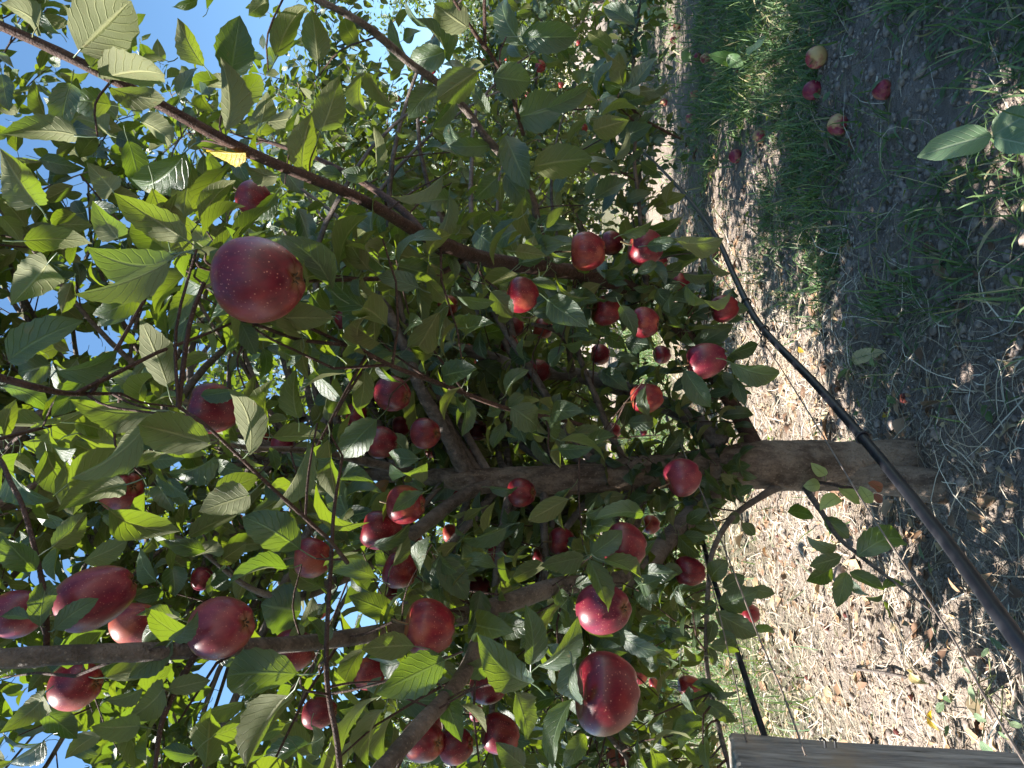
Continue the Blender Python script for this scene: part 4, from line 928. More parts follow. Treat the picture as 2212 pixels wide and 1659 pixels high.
for n_, (ax, ay, ar, ad, a) in enumerate(NEAR_APPLES):
    width = a[2] * ad / F
    pos = P(ax, ay, ad)
    z = put_apple(pos, width, a[3] + random.uniform(-8, 8), a[4] + random.uniform(-10, 10), a[5], a[6], a[7], 'ripe apples hanging on the tree', n_, a[2] >= 30, n_ * 1.7)
    tip = pos + z * 0.037 * (a[5] + 0.35)
    dist = np.linalg.norm(ALLP[:, :3] - tip, axis=1); i = int(np.argmin(dist))
    if dist[i] < 0.13 and dist[i] > 0.02: twig(ALLP[i, :3], tip, 0.0024, 0.002, 0.05)
for n_, (ax, ay, w) in enumerate(FAR_APPLES):
    d = min(max(0.075 * F / w, 4.2), 7.5)
    lb = {(1167, 143): 'pink apple of the next tree hanging alone below three broad dark leaves', (1310, 247): 'largest red apple of the next tree, under a young upright shoot',
          (1279, 205): 'orange red apple, bigger of a touching pair on the next tree', (1274, 222): 'smaller of a touching pair of red apples on the next tree',
          (1260, 277): 'crimson apple low on the next tree beside a pale leaf', (934, 150): 'sunlit pink apple of the next tree beside the bare upper twig',
          (857, 487): 'pale pink apple of the next tree glimpsed at the fork of the slanting branch'}.get((ax, ay), 'small red apple among the far leaves of the next tree')
    put_apple(P(ax, ay, d), w * d / F, random.uniform(-20, 20), 0, 1.0, 'w', lb, 'apples on the next tree', n_, False, n_ * 1.1)
tag(twig_acc.build('twig', M['bark_shoot'], tree), kind='stuff')
tag(acc.build('branch', M['bark_limb'], tree), kind='stuff')

# ------------------------------------------------------------------ the other trees of the rows
def tree_meshes(seed, nlimb, R, H, per_m):
    g = np.random.default_rng(seed); limbs = []
    wood = Acc()
    lead = limb((0, 0, -0.05), (0.02, 0.02, 1), H * 0.86, 0.062, 0.0, g, 12, 0.05); limbs.append(lead)
    for i in range(nlimb):
        z = 0.55 + (H - 1.25) * (i / nlimb) ** 0.9; a = i * 2.4 + g.uniform(-0.4, 0.4)
        st = lead[np.argmin(np.abs(lead[:, 2] - z)), :3]
        ln = R * (1.1 - 0.45 * i / nlimb) * g.uniform(0.8, 1.15)
        limbs.append(limb(st, (math.cos(a), math.sin(a), g.uniform(0.15, 0.7)), ln, 0.026 * (1.1 - 0.5 * i / nlimb), g.uniform(0.1, 0.45), g))
    for b in limbs:
        s = spline(b, 2); V, Q, uv = tube(s[:, :3], np.maximum(s[:, 3], 0.003), 7, False, 0.04, 2); wood.add(V, Q, uv)
    B, D, Nn, LL, PE, TW = foliage_on([limbs[0][5:]] + limbs[1:], g, per_m, (0.16, 0.46), 0.085, r_start=0.12)
    n = len(B)
    V, Q, uv, tt, k, q = leaf_batch(B, D, Nn, LL, LL * g.uniform(0.5, 0.65, n), g.uniform(0.1, 1.0, n), g.uniform(0.05, 0.4, n), 0.04, g.normal(0, 0.4, n), g.random(n), 4, 3)
    for pts in TW[::2]:
        a_, b_, c_ = tube(pts, np.linspace(0.003, 0.0015, 4), 4, False); wood.add(a_, b_, c_)
    print('row tree leaves', n)
    return wood.build('trunk', M['bark_limb'], link=False), mesh_np('crown', V, Q, M['leaf'], None, uv, tt, link=False)
VAR = [tree_meshes(31, 30, 2.05, 3.7, 19), tree_meshes(57, 28, 1.95, 3.5, 19), tree_meshes(83, 40, 2.2, 3.8, 27)]
def row_tree(x, y, var, rot, sc, label):
    o = empty('apple_tree', (x, y, float(gh(np.array(x), np.array(y)))))
    o.rotation_euler = (0, 0, rot); o.scale = (sc, sc, sc)
    tag(o, label, 'apple tree', 'apple trees of the orchard rows')
    for nm, me in zip(('trunk', 'crown'), VAR[var]):
        c = bpy.data.objects.new(nm, me); COL.objects.link(c); c.parent = o
        if nm == 'crown': c['kind'] = 'stuff'
STEP = 4.0
def on_row(k, off):
    q = T0 + ROW * STEP * k + ROWP * off
    return float(q[0]), float(q[1])
row_tree(*on_row(0.95, -0.35), 2, 0.4, 1.1, 'next apple tree along the row, sunlit leaves behind the fruiting tree')
row_tree(*on_row(2.0, 0.1), 1, 2.2, 1.02, 'second apple tree beyond, its trunk foot where the hose ends')
row_tree(*on_row(3.0, 0.0), 0, 4.0, 1.0, 'third apple tree beyond in the same row, above the littered grass')
row_tree(*on_row(4.1, 0.0), 1, 5.1, 1.05, 'fourth apple tree beyond in the same row')
row_tree(*on_row(5.2, 0.0), 0, 1.1, 1.05, 'apple tree closing the far end of the hose row')
row_tree(*on_row(-1, -0.15), 1, 1.4, 1.0, 'apple tree standing before the wooden post and shading the near soil')
row_tree(*on_row(2.05, 3.3), 0, 0.3, 1.0, 'apple tree across the narrow aisle, overhanging the leafy weed tuft')
row_tree(*on_row(3.05, 3.2), 1, 2.0, 1.05, 'second apple tree across the aisle, low limbs over distant fallen fruit')
row_tree(*on_row(4.1, 3.3), 0, 3.4, 1.05, 'third apple tree across the aisle, in deep shade below')
row_tree(*on_row(5.4, 3.3), 1, 5.0, 1.1, 'apple tree closing the far end of the shaded aisle')
ORD = ['first', 'second', 'third', 'fourth', 'fifth', 'sixth']
for i, (k, r) in enumerate(((1, 0.2), (2, 1.9), (3, 3.3), (4, 4.8), (5, 0.6), (6, 2.6))):
    row_tree(*on_row(k, -6.3), k % 2, r, 1.08, ORD[i] + ' apple tree from the post side in the row past the sunlit straw')
for i, (k, r) in enumerate(((2, 5.2), (3, 1.4), (4, 3.6), (5, 0.1), (6, 2.4))):
    row_tree(*on_row(k + 0.4, -12), (k + 1) % 2, r, 1.2, ORD[i] + ' apple tree from the post side in the farthest orchard row')

# ------------------------------------------------------------------ hoses, wires, post
def path3(rows): return spline(np.array([P(*q) for q in rows]), 8)
hose = path3([(2330, 1560, 0.66), (2190, 1372, 0.74), (2040, 1165, 0.95), (1880, 965, 1.27), (1760, 828, 1.58), (1640, 700, 2.0), (1590, 605, 2.35), (1540, 500, 2.9), (1470, 410, 3.9), (1400, 338, 5.2), (1372, 318, 6.4), (1345, 290, 8.0)])
V, Q, uv = tube(hose, 0.0090, 12, True)
ho = empty('irrigation_hose', hose[0]); tag(ho, 'thick black irrigation hose slung along the aisle side of the row', 'hose')
mesh_np('pipe', V, fix_tris(Q), M['hose'], ho, uv)
def ring_at(path, i, r, thick, stretch=0.0):
    t = unit(path[i + 1] - path[i - 1]); a = unit(np.cross(t, [0, 0, 1])); b = np.cross(a, t)
    th = np.linspace(0, 2 * np.pi, 19)
    return tube(np.array([path[i] + a * r * math.cos(q) + b * (r * math.sin(q) - stretch * max(0, -math.sin(q))) for q in th]), thick, 6, False)
j = np.argmin(np.abs(proj(hose)[0] - 1858)); V, Q, uv = ring_at(hose, j, 0.0110, 0.0022); mesh_np('coupling', V, Q, M['hose'], ho, uv)
for px in (1655, 1612):
    j = int(np.argmin(np.abs(proj(hose)[0] - px)))
    c = empty('hose_clip', hose[j]); tag(c, 'black clip holding the thick hose to its wire, ' + ('closer to the trunk' if px == 1655 else 'next to the brown-leaved apple'), 'clip', 'hose clips')
    V, Q, uv = ring_at(hose, j, 0.0125, 0.0026); mesh_np('loop', V, Q, M['clip'], c, uv)
    t = unit(hose[j + 1] - hose[j - 1]); sd_ = unit(np.cross(t, FWD))
    pp = hose[j] + IMR * 0 - IMU * 0.028 - IMR * 0.004
    th = np.linspace(0, 2 * np.pi, 15)
    V, Q, uv = tube(np.array([pp + IMU * 0.016 * math.cos(a) + IMR * 0.006 * math.sin(a) - FWD * 0.003 for a in th]), 0.0022, 6, False); mesh_np('hook', V, Q, M['clip'], c, uv)
w1 = path3([(2330, 1840, 0.70), (2212, 1646, 0.78), (2128, 1506, 0.87), (2055, 1373, 0.97), (1975, 1250, 1.10), (1878, 1106, 1.27), (1780, 945, 1.5), (1690, 800, 1.8), (1635, 718, 2.02), (1592, 645, 2.3), (1533, 553, 2.75), (1465, 425, 3.9), (1400, 345, 5.2)])
def wire(path, r, label):
    V, Q, uv = tube(path, r, 5, False); o = mesh_np('wire', V, Q, M['wire'], None, uv); tag(o, label, 'wire', 'trellis wires')
wire(w1, 0.0015, 'thin rusty wire running alongside the thick black hose')
w2 = path3([(1470, 960, 2.15), (1515, 1063, 1.9), (1533, 1106, 1.82), (1591, 1250, 1.58), (1641, 1380, 1.42), (1688, 1490, 1.31), (1741, 1632, 1.19)])
wire(w2, 0.0019, 'taut wire from the trunk to the side of the wooden post')
w3 = path3([(1520, 1200, 1.75), (1550, 1310, 1.62), (1575, 1416, 1.48), (1595, 1500, 1.38), (1613, 1602, 1.27)])
wire(w3, 0.0015, 'short thin wire ending on top of the wooden post')
pp2 = path3([(1440, 900, 2.9), (1470, 1000, 2.5), (1505, 1118, 2.15), (1528, 1206, 1.95), (1560, 1310, 1.75), (1595, 1416, 1.58), (1625, 1510, 1.45), (1655, 1602, 1.35), (1690, 1720, 1.22)])
V, Q, uv = tube(pp2, 0.0062, 10, True)
tag(mesh_np('drip_pipe', V, fix_tris(Q), M['hose'], None, uv), 'slim black drip pipe passing behind the wooden post', 'pipe')

# post: weathered timber, chamfered worn top
pc = P(1600, 1668, 1.24); pc2 = np.array([pc[0], pc[1]])
zt = float(P(1588, 1640, 1.24)[2])
def post_mesh():
    hw = 0.052; ac = Acc(); g = np.random.default_rng(3)
    zs = np.concatenate([[-0.3], np.linspace(0.0, zt - 0.012, 14), [zt - 0.006]]); prof = []
    n = 56
    for q in range(n):
        a = q / n * 2 * np.pi + math.pi / 4
        m_ = max(abs(math.cos(a)), abs(math.sin(a))); r = hw / (m_ ** 0.9) - (0.007 if q in (3, 17, 24, 31, 38, 45, 52) else 0.0); prof.append((math.cos(a) * r, math.sin(a) * r))
    prof = np.array(prof)
    V = []
    for i, z in enumerate(zs):
        s = 1.0 if i < len(zs) - 1 else 0.93
        V.append(np.concatenate([prof * s + g.normal(0, 0.0008, prof.shape), np.full((n, 1), z) + (0.006 * np.sin(prof[:, :1] * 40) if i >= len(zs) - 2 else 0)], 1))
    V = np.concatenate(V + [np.array([[0, 0, zt + 0.002]])])
    Q = []
    for i in range(len(zs) - 1):
        for q in range(n): Q.append([i * n + q, i * n + (q + 1) % n, (i + 1) * n + (q + 1) % n, (i + 1) * n + q])
    b0 = (len(zs) - 1) * n
    for q in range(n): Q.append([b0 + q, b0 + (q + 1) % n, len(V) - 1, len(V) - 1])
    return V, np.array(Q)
V, Q = post_mesh()
lean = math.radians(2.0)
ang = math.radians(-14)
Rz = np.array([[math.cos(ang), -math.sin(ang), 0], [math.sin(ang), math.cos(ang), 0], [0, 0, 1]])
V = V @ Rz.T
V[:, 0] += V[:, 2] * math.tan(lean) - zt * math.tan(lean)
post = mesh_np('fence_post', V, fix_tris(Q), M['post'], None, smooth=False)
post.location = (pc2[0] - 0.023, pc2[1] + 0.02, 0)
tag(post, 'short weathered grey timber post at the end of the wires', 'post')
sp0 = P(1795, 1617, 1.165)
for k in (0, 1):
    b0 = P(1783 + k * 22, 1616, 1.175)
    V, Q, uv = tube(np.array([b0 + IMU * 0.001, b0 + IMU * 0.012 - IMR * 0.001, b0 + IMU * 0.016 - IMR * 0.006, b0 + IMU * 0.012 - IMR * 0.009]), 0.0022, 6, True)
    o = mesh_np('staple', V, fix_tris(Q), M['clip'], None, uv); o.parent = post; o.matrix_parent_inverse = Matrix.Translation(post.location).inverted()

# ------------------------------------------------------------------ ground litter
def ground_pts(n, g, x0, x1, y0, y1):
    x = g.uniform(x0, x1, n); y = g.uniform(y0, y1, n); return x, y
def on_ground(px, py):
    d = CAM_H / (((px - 1106) / F) * CP - SP); p = P(px, py, d)
    for _ in range(3):
        h = float(gh(np.array(p[0]), np.array(p[1]))); d = (CAM_H - h) / (((px - 1106) / F) * CP - SP); p = P(px, py, d)
    return p, d

def ribbons(x, y, ang, L, W, lift, curl, arch, tint, ns=4, z0=0.004, flat=True, seed=1):
    """thin ribbons lying on or standing from the ground"""
    g = np.random.default_rng(seed); n = len(x)
    s = np.linspace(0, 1, ns)
    a = ang[:, None] + curl[:, None] * (s[None, :] - 0.5)
    st = L[:, None] / (ns - 1)
    cx = x[:, None] + np.concatenate([np.zeros((n, 1)), np.cumsum(np.cos(a[:, 1:]) * st * np.cos(lift)[:, None], 1)], 1)
    cy = y[:, None] + np.concatenate([np.zeros((n, 1)), np.cumsum(np.sin(a[:, 1:]) * st * np.cos(lift)[:, None], 1)], 1)
    zz = gh(cx, cy) * (1 if flat else 0) + (0 if flat else 1) * gh(x, y)[:, None]
    cz = zz + z0 + (L * np.sin(lift))[:, None] * s[None, :] + (arch * L)[:, None] * np.sin(np.pi * s)[None, :] * (1.0 if flat else 0)
    if not flat: cz = cz - (arch * L)[:, None] * (s ** 2.5)[None, :]
    w = W[:, None] * (1 - 0.85 * s[None, :] ** (3 if flat else 1.6)) * 0.5
    nx, ny = -np.sin(a), np.cos(a); rz = g.normal(0, 0.5, (n, 1))
    Va = np.stack([cx + nx * w, cy + ny * w, cz + rz * w], -1); Vb = np.stack([cx - nx * w, cy - ny * w, cz - rz * w], -1)
    V = np.stack([Va, Vb], 2).reshape(n, ns * 2, 3)
    i = np.arange(ns - 1) * 2; q = np.stack([i, i + 1, i + 3, i + 2], -1)
    Q = (np.arange(n)[:, None, None] * ns * 2 + q[None]).reshape(-1, 4)
    return V.reshape(-1, 3), Q, np.repeat(tint, ns * 2)

g = np.random.default_rng(77)
x, y = ground_pts(150000, g, -5.5, 4.0, 0.8, 9.0)
s = sdist(x, y); r = np.hypot(x, y)
nse = vnoise(x * 1.7, y * 1.7, 9) * 0.35 + vnoise(x * 6, y * 6, 10) * 0.45
dens = np.clip(1.15 - (s + nse * 0.9 - 0.0) / 0.40, 0.05, 1.0) * np.clip(4.2 / (r + 0.5), 0.15, 1)
dens *= np.where(s < -2.2, 0.35, 1)
k = g.random(len(x)) < dens * 0.62
x, y = x[k], y[k]; n = len(x); print('straws', n)
V, Q, tt = ribbons(x, y, g.uniform(0, 6.28, n), g.gamma(2.2, 0.030, n) + 0.02, g.uniform(0.0014, 0.0040, n), np.abs(g.normal(0, 0.16, n)), g.normal(0, 1.0, n), np.abs(g.normal(0, 0.05, n)),
                   np.clip(g.normal(0.5, 0.3, n) + 0.25 * vnoise(x * 4, y * 4, 33), 0, 1), 4, 0.004)
so = mesh_np('straw_litter', V, Q, M['straw'], None, None, tt); tag(so, 'dry straw and mown grass strewn along the tree row', 'straw', kind='stuff')
# longer dry stalks, bundles and twines near the trunk foot
x, y = ground_pts(2600, g, -1.6, 1.9, 1.3, 4.6); s = sdist(x, y); k = g.random(len(x)) < np.clip(1.1 - np.abs(s - 0.2) / 0.9, 0.08, 1) * 0.6
x, y = x[k], y[k]; n = len(x)
V, Q, tt = ribbons(x, y, g.normal(0.3, 0.9, n), g.uniform(0.12, 0.38, n), g.uniform(0.0014, 0.0032, n), np.abs(g.normal(0, 0.05, n)), g.normal(0, 1.4, n), np.abs(g.normal(0, 0.06, n)), np.clip(g.normal(0.5, 0.2, n), 0, 1), 8, 0.006)
tag(mesh_np('dry_stalks', V, Q, M['straw'], None, None, tt), 'long dry grass stalks lying around the trunk foot', 'straw', kind='stuff')
# crumpled leaf bits
x, y = ground_pts(13000, g, -4.5, 2.6, 1.0, 7.5); s = sdist(x, y)
k = g.random(len(x)) < np.clip(0.75 - s * 0.8, 0.06, 1) * 0.75; x, y = x[k], y[k]; n = len(x)
Lf = g.gamma(2.5, 0.012, n) + 0.010; a = g.uniform(0, 6.28, n); tl = g.normal(0, 0.35, (n, 3)); Dv = unit(np.stack([np.cos(a), np.sin(a), np.zeros(n)], 1) + tl * 0.5)
Nv = np.stack([np.zeros(n), np.zeros(n), np.ones(n)], 1) + g.normal(0, 0.35, (n, 3)); Nv = unit(Nv - Dv * (Nv * Dv).sum(1)[:, None])
V, Q, uv, tt, _, _ = leaf_batch(np.stack([x, y, gh(x, y) + 0.008], 1), Dv, Nv, Lf, Lf * g.uniform(0.35, 0.65, n), g.uniform(-1.6, 1.6, n), g.uniform(0, 0.8, n), 0.12, g.normal(0, 1, n), g.random(n), 5, 3)
tag(mesh_np('leaf_litter', V, Q, M['litter'], None, uv, tt), 'crumpled brown leaf bits scattered over the straw', 'litter', kind='stuff')
# soil clods
x, y = ground_pts(26000, g, -1.6, 2.6, 1.1, 4.6); s = sdist(x, y); k = g.random(len(x)) < np.where((s > 0.0), 0.85, 0.45); x, y = x[k], y[k]; n = len(x)
ico = np.array([[0, 0, 1], [0.89, 0, 0.45], [0.28, 0.85, 0.45], [-0.72, 0.53, 0.45], [-0.72, -0.53, 0.45], [0.28, -0.85, 0.45], [0.72, 0.53, -0.45], [-0.28, 0.85, -0.45], [-0.89, 0, -0.45], [-0.28, -0.85, -0.45], [0.72, -0.53, -0.45], [0, 0, -1]])
itri = np.array([[0, 1, 2], [0, 2, 3], [0, 3, 4], [0, 4, 5], [0, 5, 1], [1, 6, 2], [2, 7, 3], [3, 8, 4], [4, 9, 5], [5, 10, 1], [6, 7, 2], [7, 8, 3], [8, 9, 4], [9, 10, 5], [10, 6, 1], [11, 7, 6], [11, 8, 7], [11, 9, 8], [11, 10, 9], [11, 6, 10]])
sz = g.gamma(1.4, 0.0032, n) + 0.002
V = (ico[None] * (1 + g.normal(0, 0.22, (n, 12, 1)))) * sz[:, None, None] * np.array([1, 1, 0.7]) + np.stack([x, y, gh(x, y) + sz * 0.25], 1)[:, None, :]
tag(mesh_np('soil_clods', V.reshape(-1, 3), (np.arange(n)[:, None, None] * 12 + itri[None]).reshape(-1, 3), M['clod'], None), 'crumbs and clods of dry brown soil', 'soil', kind='stuff')
# grass in the aisle and beyond the row
xa, ya = ground_pts(180000, g, -9, 7.5, 0.9, 16); xb, yb = ground_pts(60000, g, 0.2, 3.2, 1.3, 6.5); x = np.concatenate([xa, xb]); y = np.concatenate([ya, yb]); s = sdist(x, y); r = np.hypot(x, y)
tuft = vnoise(x * 2.2, y * 2.2, 12) * 0.5 + vnoise(x * 7, y * 7, 13) * 0.5
cov = np.where(s > 0, np.clip((s - 0.42 + tuft * 1.5) / 0.6, 0.02, 1), np.clip((-s - 1.6 + tuft * 0.8) / 0.8, 0.02, 1))
cov *= np.where(s > 0, np.clip(1.25 + tuft * 1.2, 0.1, 1.3), 1) * np.where((s > 0) & (r < 2.4), 0.6, 1) * np.where((s > 0) & (r > 6), 0.22, 1)
k = (g.random(len(x)) < cov * np.where((s > 0) & (r < 6), 0.36, 0.70)) & ~((x ** 2 + y ** 2) < 0.9); x, y = x[k], y[k]; 
for (px, py, w_) in ((1763, 122, 46), (1755, 195, 42), (1906, 195, 42), (1810, 270, 46), (1640, 293, 31), (1588, 338, 30), (1506, 123, 19), (1524, 126, 24), (1546, 165, 20), (1500, 205, 21), (1491, 255, 22), (1596, 148, 20), (1434, 220, 18)):
    p, d = on_ground(px + w_ * 0.35, py); k = np.hypot(x - p[0], y - p[1] + 0.03) > 0.085; x, y = x[k], y[k]
n = len(x); r = np.hypot(x, y)
V, Q, tt = ribbons(x, y, g.uniform(0, 6.28, n), g.gamma(3, 0.033, n) + 0.03, g.uniform(0.0036, 0.0080, n) * np.clip(r / 4, 1, 2.2), g.uniform(0.25, 1.35, n), g.normal(0, 0.7, n), g.uniform(0.0, 0.5, n),
                   np.clip(g.normal(0.42, 0.2, n) + (g.random(n) < 0.16) * 0.6, 0, 1), 4, 0.0, False)
tag(mesh_np('grass', V, Q, M['grass'], None, None, tt), 'short green grass growing in the shaded aisle', 'grass', kind='stuff')
# small broad-leaved ground weeds
x, y = ground_pts(5200, g, -1.5, 3.2, 1.1, 7.0); s = sdist(x, y); tuft = vnoise(x * 1.8, y * 1.8, 15)
k = g.random(len(x)) < np.clip((s - 0.2 + tuft * 0.8) / 0.8, 0.03, 0.9) * 0.6; x, y = x[k], y[k]
n0 = len(x); x = np.repeat(x, 3) + g.normal(0, 0.018, n0 * 3); y = np.repeat(y, 3) + g.normal(0, 0.018, n0 * 3); n = len(x)
a = g.uniform(0, 6.28, n); Dv = unit(np.stack([np.cos(a), np.sin(a), g.uniform(-0.1, 0.6, n)], 1)); Nv = np.array([0, 0, 1.0]) + g.normal(0, 0.25, (n, 3)); Nv = unit(Nv - Dv * (Nv * Dv).sum(1)[:, None])
Lf = g.uniform(0.016, 0.055, n)
V, Q, uv, tt, _, _ = leaf_batch(np.stack([x, y, gh(x, y) + g.uniform(0.006, 0.035, n)], 1), Dv, Nv, Lf, Lf * g.uniform(0.35, 0.6, n), g.uniform(0, 0.8, n), 0.2, 0.03, 0.0, g.random(n), 4, 3)
tag(mesh_np('ground_weeds', V, Q, M['weed'], None, uv, tt), 'low broad-leaved weeds between the grass blades', 'weeds', kind='stuff')

# ---- fallen apples
FALLEN = [(1763, 122, 46, 'f', 'fallen apple half yellow and half purple red in the grass'), (1755, 195, 42, 'r', 'dark purple fallen apple between the two-coloured one and a pink one'),
(1906, 195, 42, 'r', 'purple red fallen apple half sunk in grass closest to the big dock leaf'), (1810, 270, 46, 'f', 'pink and greenish yellow fallen apple on bare soil'),
(1640, 293, 31, 'f', 'pale pink fallen apple wrapped in grass blades'), (1588, 338, 30, 'r', 'red fallen apple lying nearest the hose'),
(1506, 123, 19, 'r', 'small bright red fallen apple under a round weed leaf'), (1524, 126, 24, 'f', 'orange pink fallen apple touching a bright red one'),
(1546, 165, 20, 'f', 'fallen apple with a white sunlit end'), (1500, 205, 21, 'f', 'striped pink fallen apple in short grass'), (1491, 255, 22, 'f', 'pale striped fallen apple at the edge of the bare strip'),
(1596, 148, 20, 'r', 'dark fallen apple beneath the oval weed leaf'), (1434, 220, 18, 'f', 'yellow orange fallen apple alone near a young leafy shoot')]
for n_, (px, py, w, mt, lb) in enumerate(FALLEN):
    p, d = on_ground(px + w * 0.35, py); width = w * d / F
    p[2] += width * 0.30
    put_apple(p, width, random.uniform(-70, 70), random.uniform(-40, 60), 1.05, mt, lb, 'fallen apples on the ground', n_, w > 28, n_ * 2.1, 'fallen_apple')
for n_, (px, py, w) in enumerate([(1464, 57, 16), (1457, 87, 15), (1367, 93, 11), (1327, 73, 14), (1320, 57, 12), (1340, 110, 11), (1348, 137, 12), (1395, 60, 11), (1300, 30, 11), (1380, 150, 11)]):
    p, d = on_ground(max(px, 1345) + w * 0.3, py); p[2] += 0.03
    put_apple(p, 0.072, random.uniform(-70, 70), 20, 1.0, 'r' if n_ % 2 else 'f', 'distant fallen apple on the littered ground beneath the far trees', 'distant fallen apples', n_, False, n_, 'fallen_apple')
for n_, (px, py, lb) in enumerate([(1960, 860, 'shrivelled purple brown fruit lying between two curled brown leaves'), (1685, 1158, 'tiny shrivelled fruit on sunlit straw below the low branch'),
    (1790, 1358, 'dried dark fruit beside a pale stick on the sunlit straw'), (1748, 1464, 'dried purple fruit on sunlit straw towards the post'), (1975, 1508, 'dried fruit at the edge of a cream torn leaf'),
    (1833, 1328, 'small dried fruit at the end of the pale stick'), (1945, 1580, 'reddish dried fruit on straw by the post foot')]):
    p, d = on_ground(px, py); put_apple(p + np.array([0, 0, 0.010]), 0.034 if n_ == 0 else 0.024, 50 * n_, 20, 0.9, 'x', lb, 'dried fruit on the ground', n_, False, n_, 'dried_fruit')

# ---- single fallen leaves
def loose_leaf(px, py, qx, qy, w, mat, label, bend=0.4, fold=0.3, lift=0.012, name='fallen_leaf'):
    a, d = on_ground(px, py); b, d2 = on_ground(qx, qy); a[2] += lift; b[2] += lift
    D_ = unit(b - a); L = np.linalg.norm(b - a); n = np.array([0, -0.15, 1.0]); n = unit(n - D_ * (n @ D_))
    W = min(w * d / F * 1.1, 0.7 * L)
    g = np.random.default_rng(int(px))
    pe = a - D_ * 0.25 * L - np.array([0, 0, 0.004])
    V, Q, uv, tt, _, _ = leaf_batch(a[None], D_[None], n[None], L, W, bend, fold, 0.08, g.normal(0, 0.3), g.random(), 15, 5, True, pe[None], 0.0011)
    tag(mesh_np(name, V, fix_tris(Q), M[mat], None, uv, tt), label, 'leaf', 'single fallen leaves')
loose_leaf(1848, 778, 1922, 758, 30, 'leaf_straw', 'pale yellow fallen leaf lying flat on bare soil')
loose_leaf(2003, 868, 2062, 842, 32, 'leaf_dry', 'curled brown fallen leaf beside the shrivelled fruit', -1.3, 0.7)
loose_leaf(2004, 880, 2050, 866, 18, 'leaf_dry', 'narrow folded brown leaf under the curled one', 0.9, 0.8)
loose_leaf(1768, 632, 1762, 690, 24, 'leaf_dry', 'pinkish brown fallen leaf in a sun fleck by the hose', 0.5, 0.5)
loose_leaf(1800, 622, 1818, 606, 16, 'leaf_straw', 'small cream folded leaf next to a grass tuft', 0.8, 0.8)
loose_leaf(2120, 1088, 2165, 1076, 26, 'leaf_dry', 'dark brown fallen leaf beyond the trunk root', -1.0, 0.6)
loose_leaf(2098, 1105, 2140, 1120, 22, 'leaf_dry', 'rounded tan fallen leaf close to the shaded hose', 0.8, 0.5)
loose_leaf(2020, 1072, 2062, 1082, 24, 'leaf_dry', 'russet fallen leaf at the foot of the trunk', -0.9, 0.6)
loose_leaf(1984, 1450, 2022, 1478, 24, 'leaf_straw', 'cream torn leaf glaring in the sun on straw', 0.9, 0.7, 0.02)
loose_leaf(2028, 1534, 2046, 1580, 22, 'leaf_yellow', 'yellow curled leaf standing on edge in sunlit straw', 1.2, 0.9, 0.02)
loose_leaf(1805, 1506, 1840, 1530, 20, 'leaf_dry', 'rust coloured leaf on straw halfway to the post', -0.8, 0.6, 0.015)
loose_leaf(1660, 1182, 1672, 1206, 14, 'leaf_dry', 'brown folded leaf on straw below the apple by the drip pipe', 0.9, 0.9, 0.015)
loose_leaf(1716, 1300, 1742, 1322, 16, 'leaf_dry', 'orange brown leaf on straw near the half hidden apple', -0.7, 0.6, 0.012)
loose_leaf(1716, 508, 1704, 528, 14, 'leaf_dry', 'russet leaf by a stick in the shaded soil near the grass', 0.7, 0.6)
loose_leaf(1790, 300, 1802, 322, 15, 'leaf_dry', 'dark russet leaf touching the pink and yellow fallen apple', 0.6, 0.4)
loose_leaf(1730, 752, 1744, 760, 12, 'leaf_yellow', 'small yellow leaf on the sunlit straw beside the hose', 0.5, 0.4)
loose_leaf(1916, 893, 1926, 900, 12, 'leaf_yellow', 'small bright yellow scrap of leaf by the trunk foot', 0.5, 0.6)
loose_leaf(2140, 655, 2152, 640, 14, 'leaf_dry', 'small dark scrap of leaf on bare cracked soil', 0.5, 0.6)

# ---- sticks
def stick(rows, r, label):
    pts = []
    for (px, py, lift) in rows:
        p, d = on_ground(px, py); p[2] += lift; pts.append(p)
    V, Q, uv = tube(spline(np.array(pts), 4), r, 6, True, 0.08, 4)
    tag(mesh_np('stick', V, fix_tris(Q), M['bark_limb'], None, uv), label, 'stick', 'sticks on the ground')
stick([(1836, 1320, 0.01), (1842, 1345, 0.012), (1843, 1385, 0.01)], 0.006, 'short pale stick lying on the sunlit straw')
stick([(1850, 1446, 0.012), (1900, 1450, 0.015), (1965, 1462, 0.01)], 0.0045, 'straight grey stick on straw pointing at the cream leaf')
stick([(1690, 560, 0.01), (1705, 530, 0.012), (1722, 505, 0.01)], 0.0045, 'dark stick on the shaded soil beside the russet leaf')
stick([(2060, 1140, 0.02), (2120, 1170, 0.025), (2205, 1215, 0.02)], 0.003, 'long tan stalk lying across the shaded soil beyond the hose')
stick([(2115, 1495, 0.01), (2160, 1502, 0.02), (2188, 1512, 0.03), (2182, 1498, 0.04)], 0.003, 'reddish forked twig near the wire')

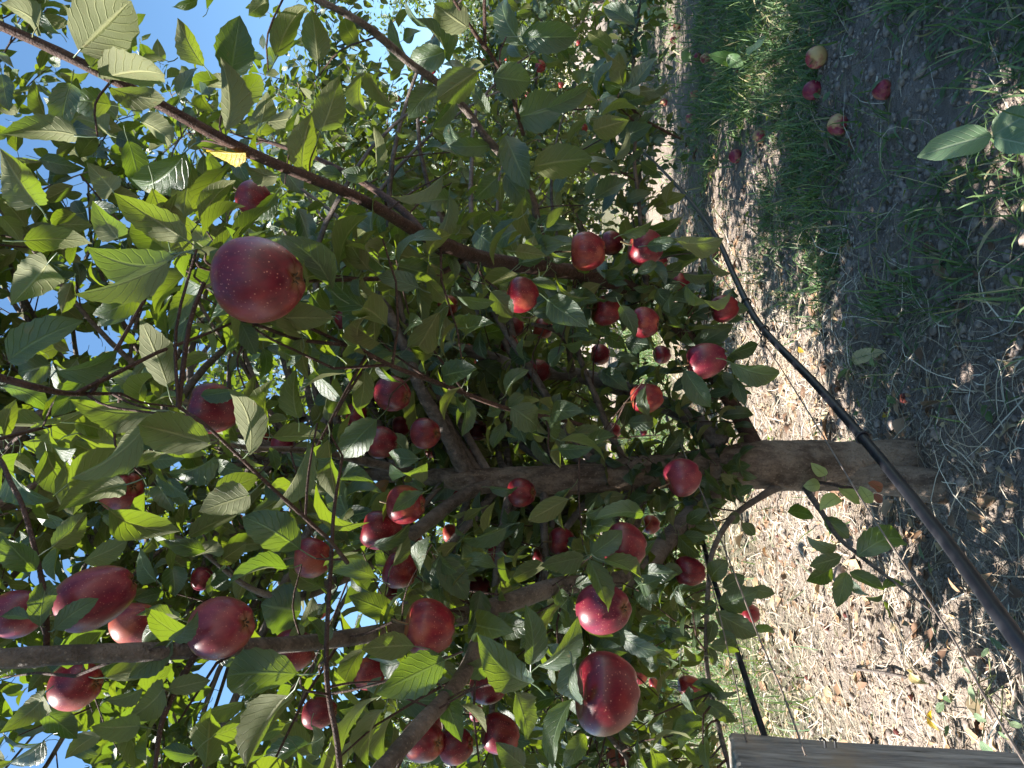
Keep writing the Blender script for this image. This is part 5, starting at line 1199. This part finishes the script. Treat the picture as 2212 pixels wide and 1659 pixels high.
# ---- weeds
def weed(name, leaves, label, mat, stem_from=None):
    base, d0 = on_ground(*(stem_from if stem_from else leaves[0][:2]))
    e = empty(name, base); tag(e, label, 'weed')
    for i, (bx, by, tx, ty, w, dd, td) in enumerate(leaves):
        g = np.random.default_rng(int(bx * 3 + i)); dz = dd if dd else d0
        B_ = P(bx, by, dz); T_ = P(tx, ty, dz + td); D_ = unit(T_ - B_); L = np.linalg.norm(T_ - B_)
        v = np.array([0, -0.55, 0.83]); n = unit(v - D_ * (v @ D_))
        V, Q, uv, tt, _, _ = leaf_batch(B_[None], D_[None], n[None], L, w * dz / F * 1.1, g.uniform(0.1, 0.5), 0.18, 0.10, g.normal(0, 0.15), g.random(), 15, 5, False, (base + np.array([0, 0, 0.005]))[None], 0.0016)
        mesh_np('leaf', V, fix_tris(Q), M[mat], e, uv, tt)
weed('dock_plant', [(2142, 292, 1981, 340, 68, 1.72, 0.06), (2145, 292, 2235, 238, 66, 1.70, -0.1), (2150, 296, 2260, 320, 50, 1.66, -0.12)], 'dock weed with one big pale green leaf over the soil', 'dock', (2190, 300))
weed('broad_weed', [(1618, 118, 1662, 74, 36, 3.75, 0.05), (1600, 135, 1530, 118, 28, 3.85, -0.05), (1570, 120, 1606, 142, 26, 3.8, 0.0), (1490, 130, 1475, 112, 24, 4.2, 0.0)], 'broad round-leaved weed standing over the small fallen apples', 'weed', (1625, 128))
weed('leafy_weed', [(1398, 20, 1352, 30, 22, 6.6, 0), (1400, 20, 1365, 55, 20, 6.6, 0), (1402, 22, 1395, 62, 18, 6.5, 0), (1405, 20, 1412, 58, 20, 6.5, 0), (1402, 15, 1380, -20, 22, 6.6, 0), (1408, 12, 1425, -15, 20, 6.5, 0), (1405, 22, 1440, 30, 18, 6.4, 0)],
     'pale green leafy weed tuft at the corner of the far grass', 'dock', (1428, 20))
weed('tall_weed', [(1398, 118, 1390, 70, 16, 5.5, 0), (1385, 112, 1375, 82, 12, 5.5, 0)], 'single upright weed leaf before the far fallen apples', 'weed', (1440, 110))
weed('runner_weed', [(2100, 1455, 2080, 1440, 10, 1.5, 0), (2098, 1480, 2110, 1520, 14, 1.5, 0.05), (2135, 1400, 2120, 1420, 10, 1.55, 0), (2105, 1540, 2130, 1560, 18, 1.45, 0), (2120, 1600, 2145, 1630, 22, 1.45, 0), (2180, 1560, 2210, 1570, 18, 1.4, 0), (2160, 1580, 2185, 1600, 20, 1.42, 0.03), (2070, 1420, 2090, 1428, 9, 1.5, 0)],
     'bluish sprawling weed on the straw close to the post', 'dock', (2120, 1520))
import sys
print('objects', len(bpy.data.objects), 'tris', sum(len(o.data.polygons) for o in bpy.data.objects if o.type == 'MESH'))
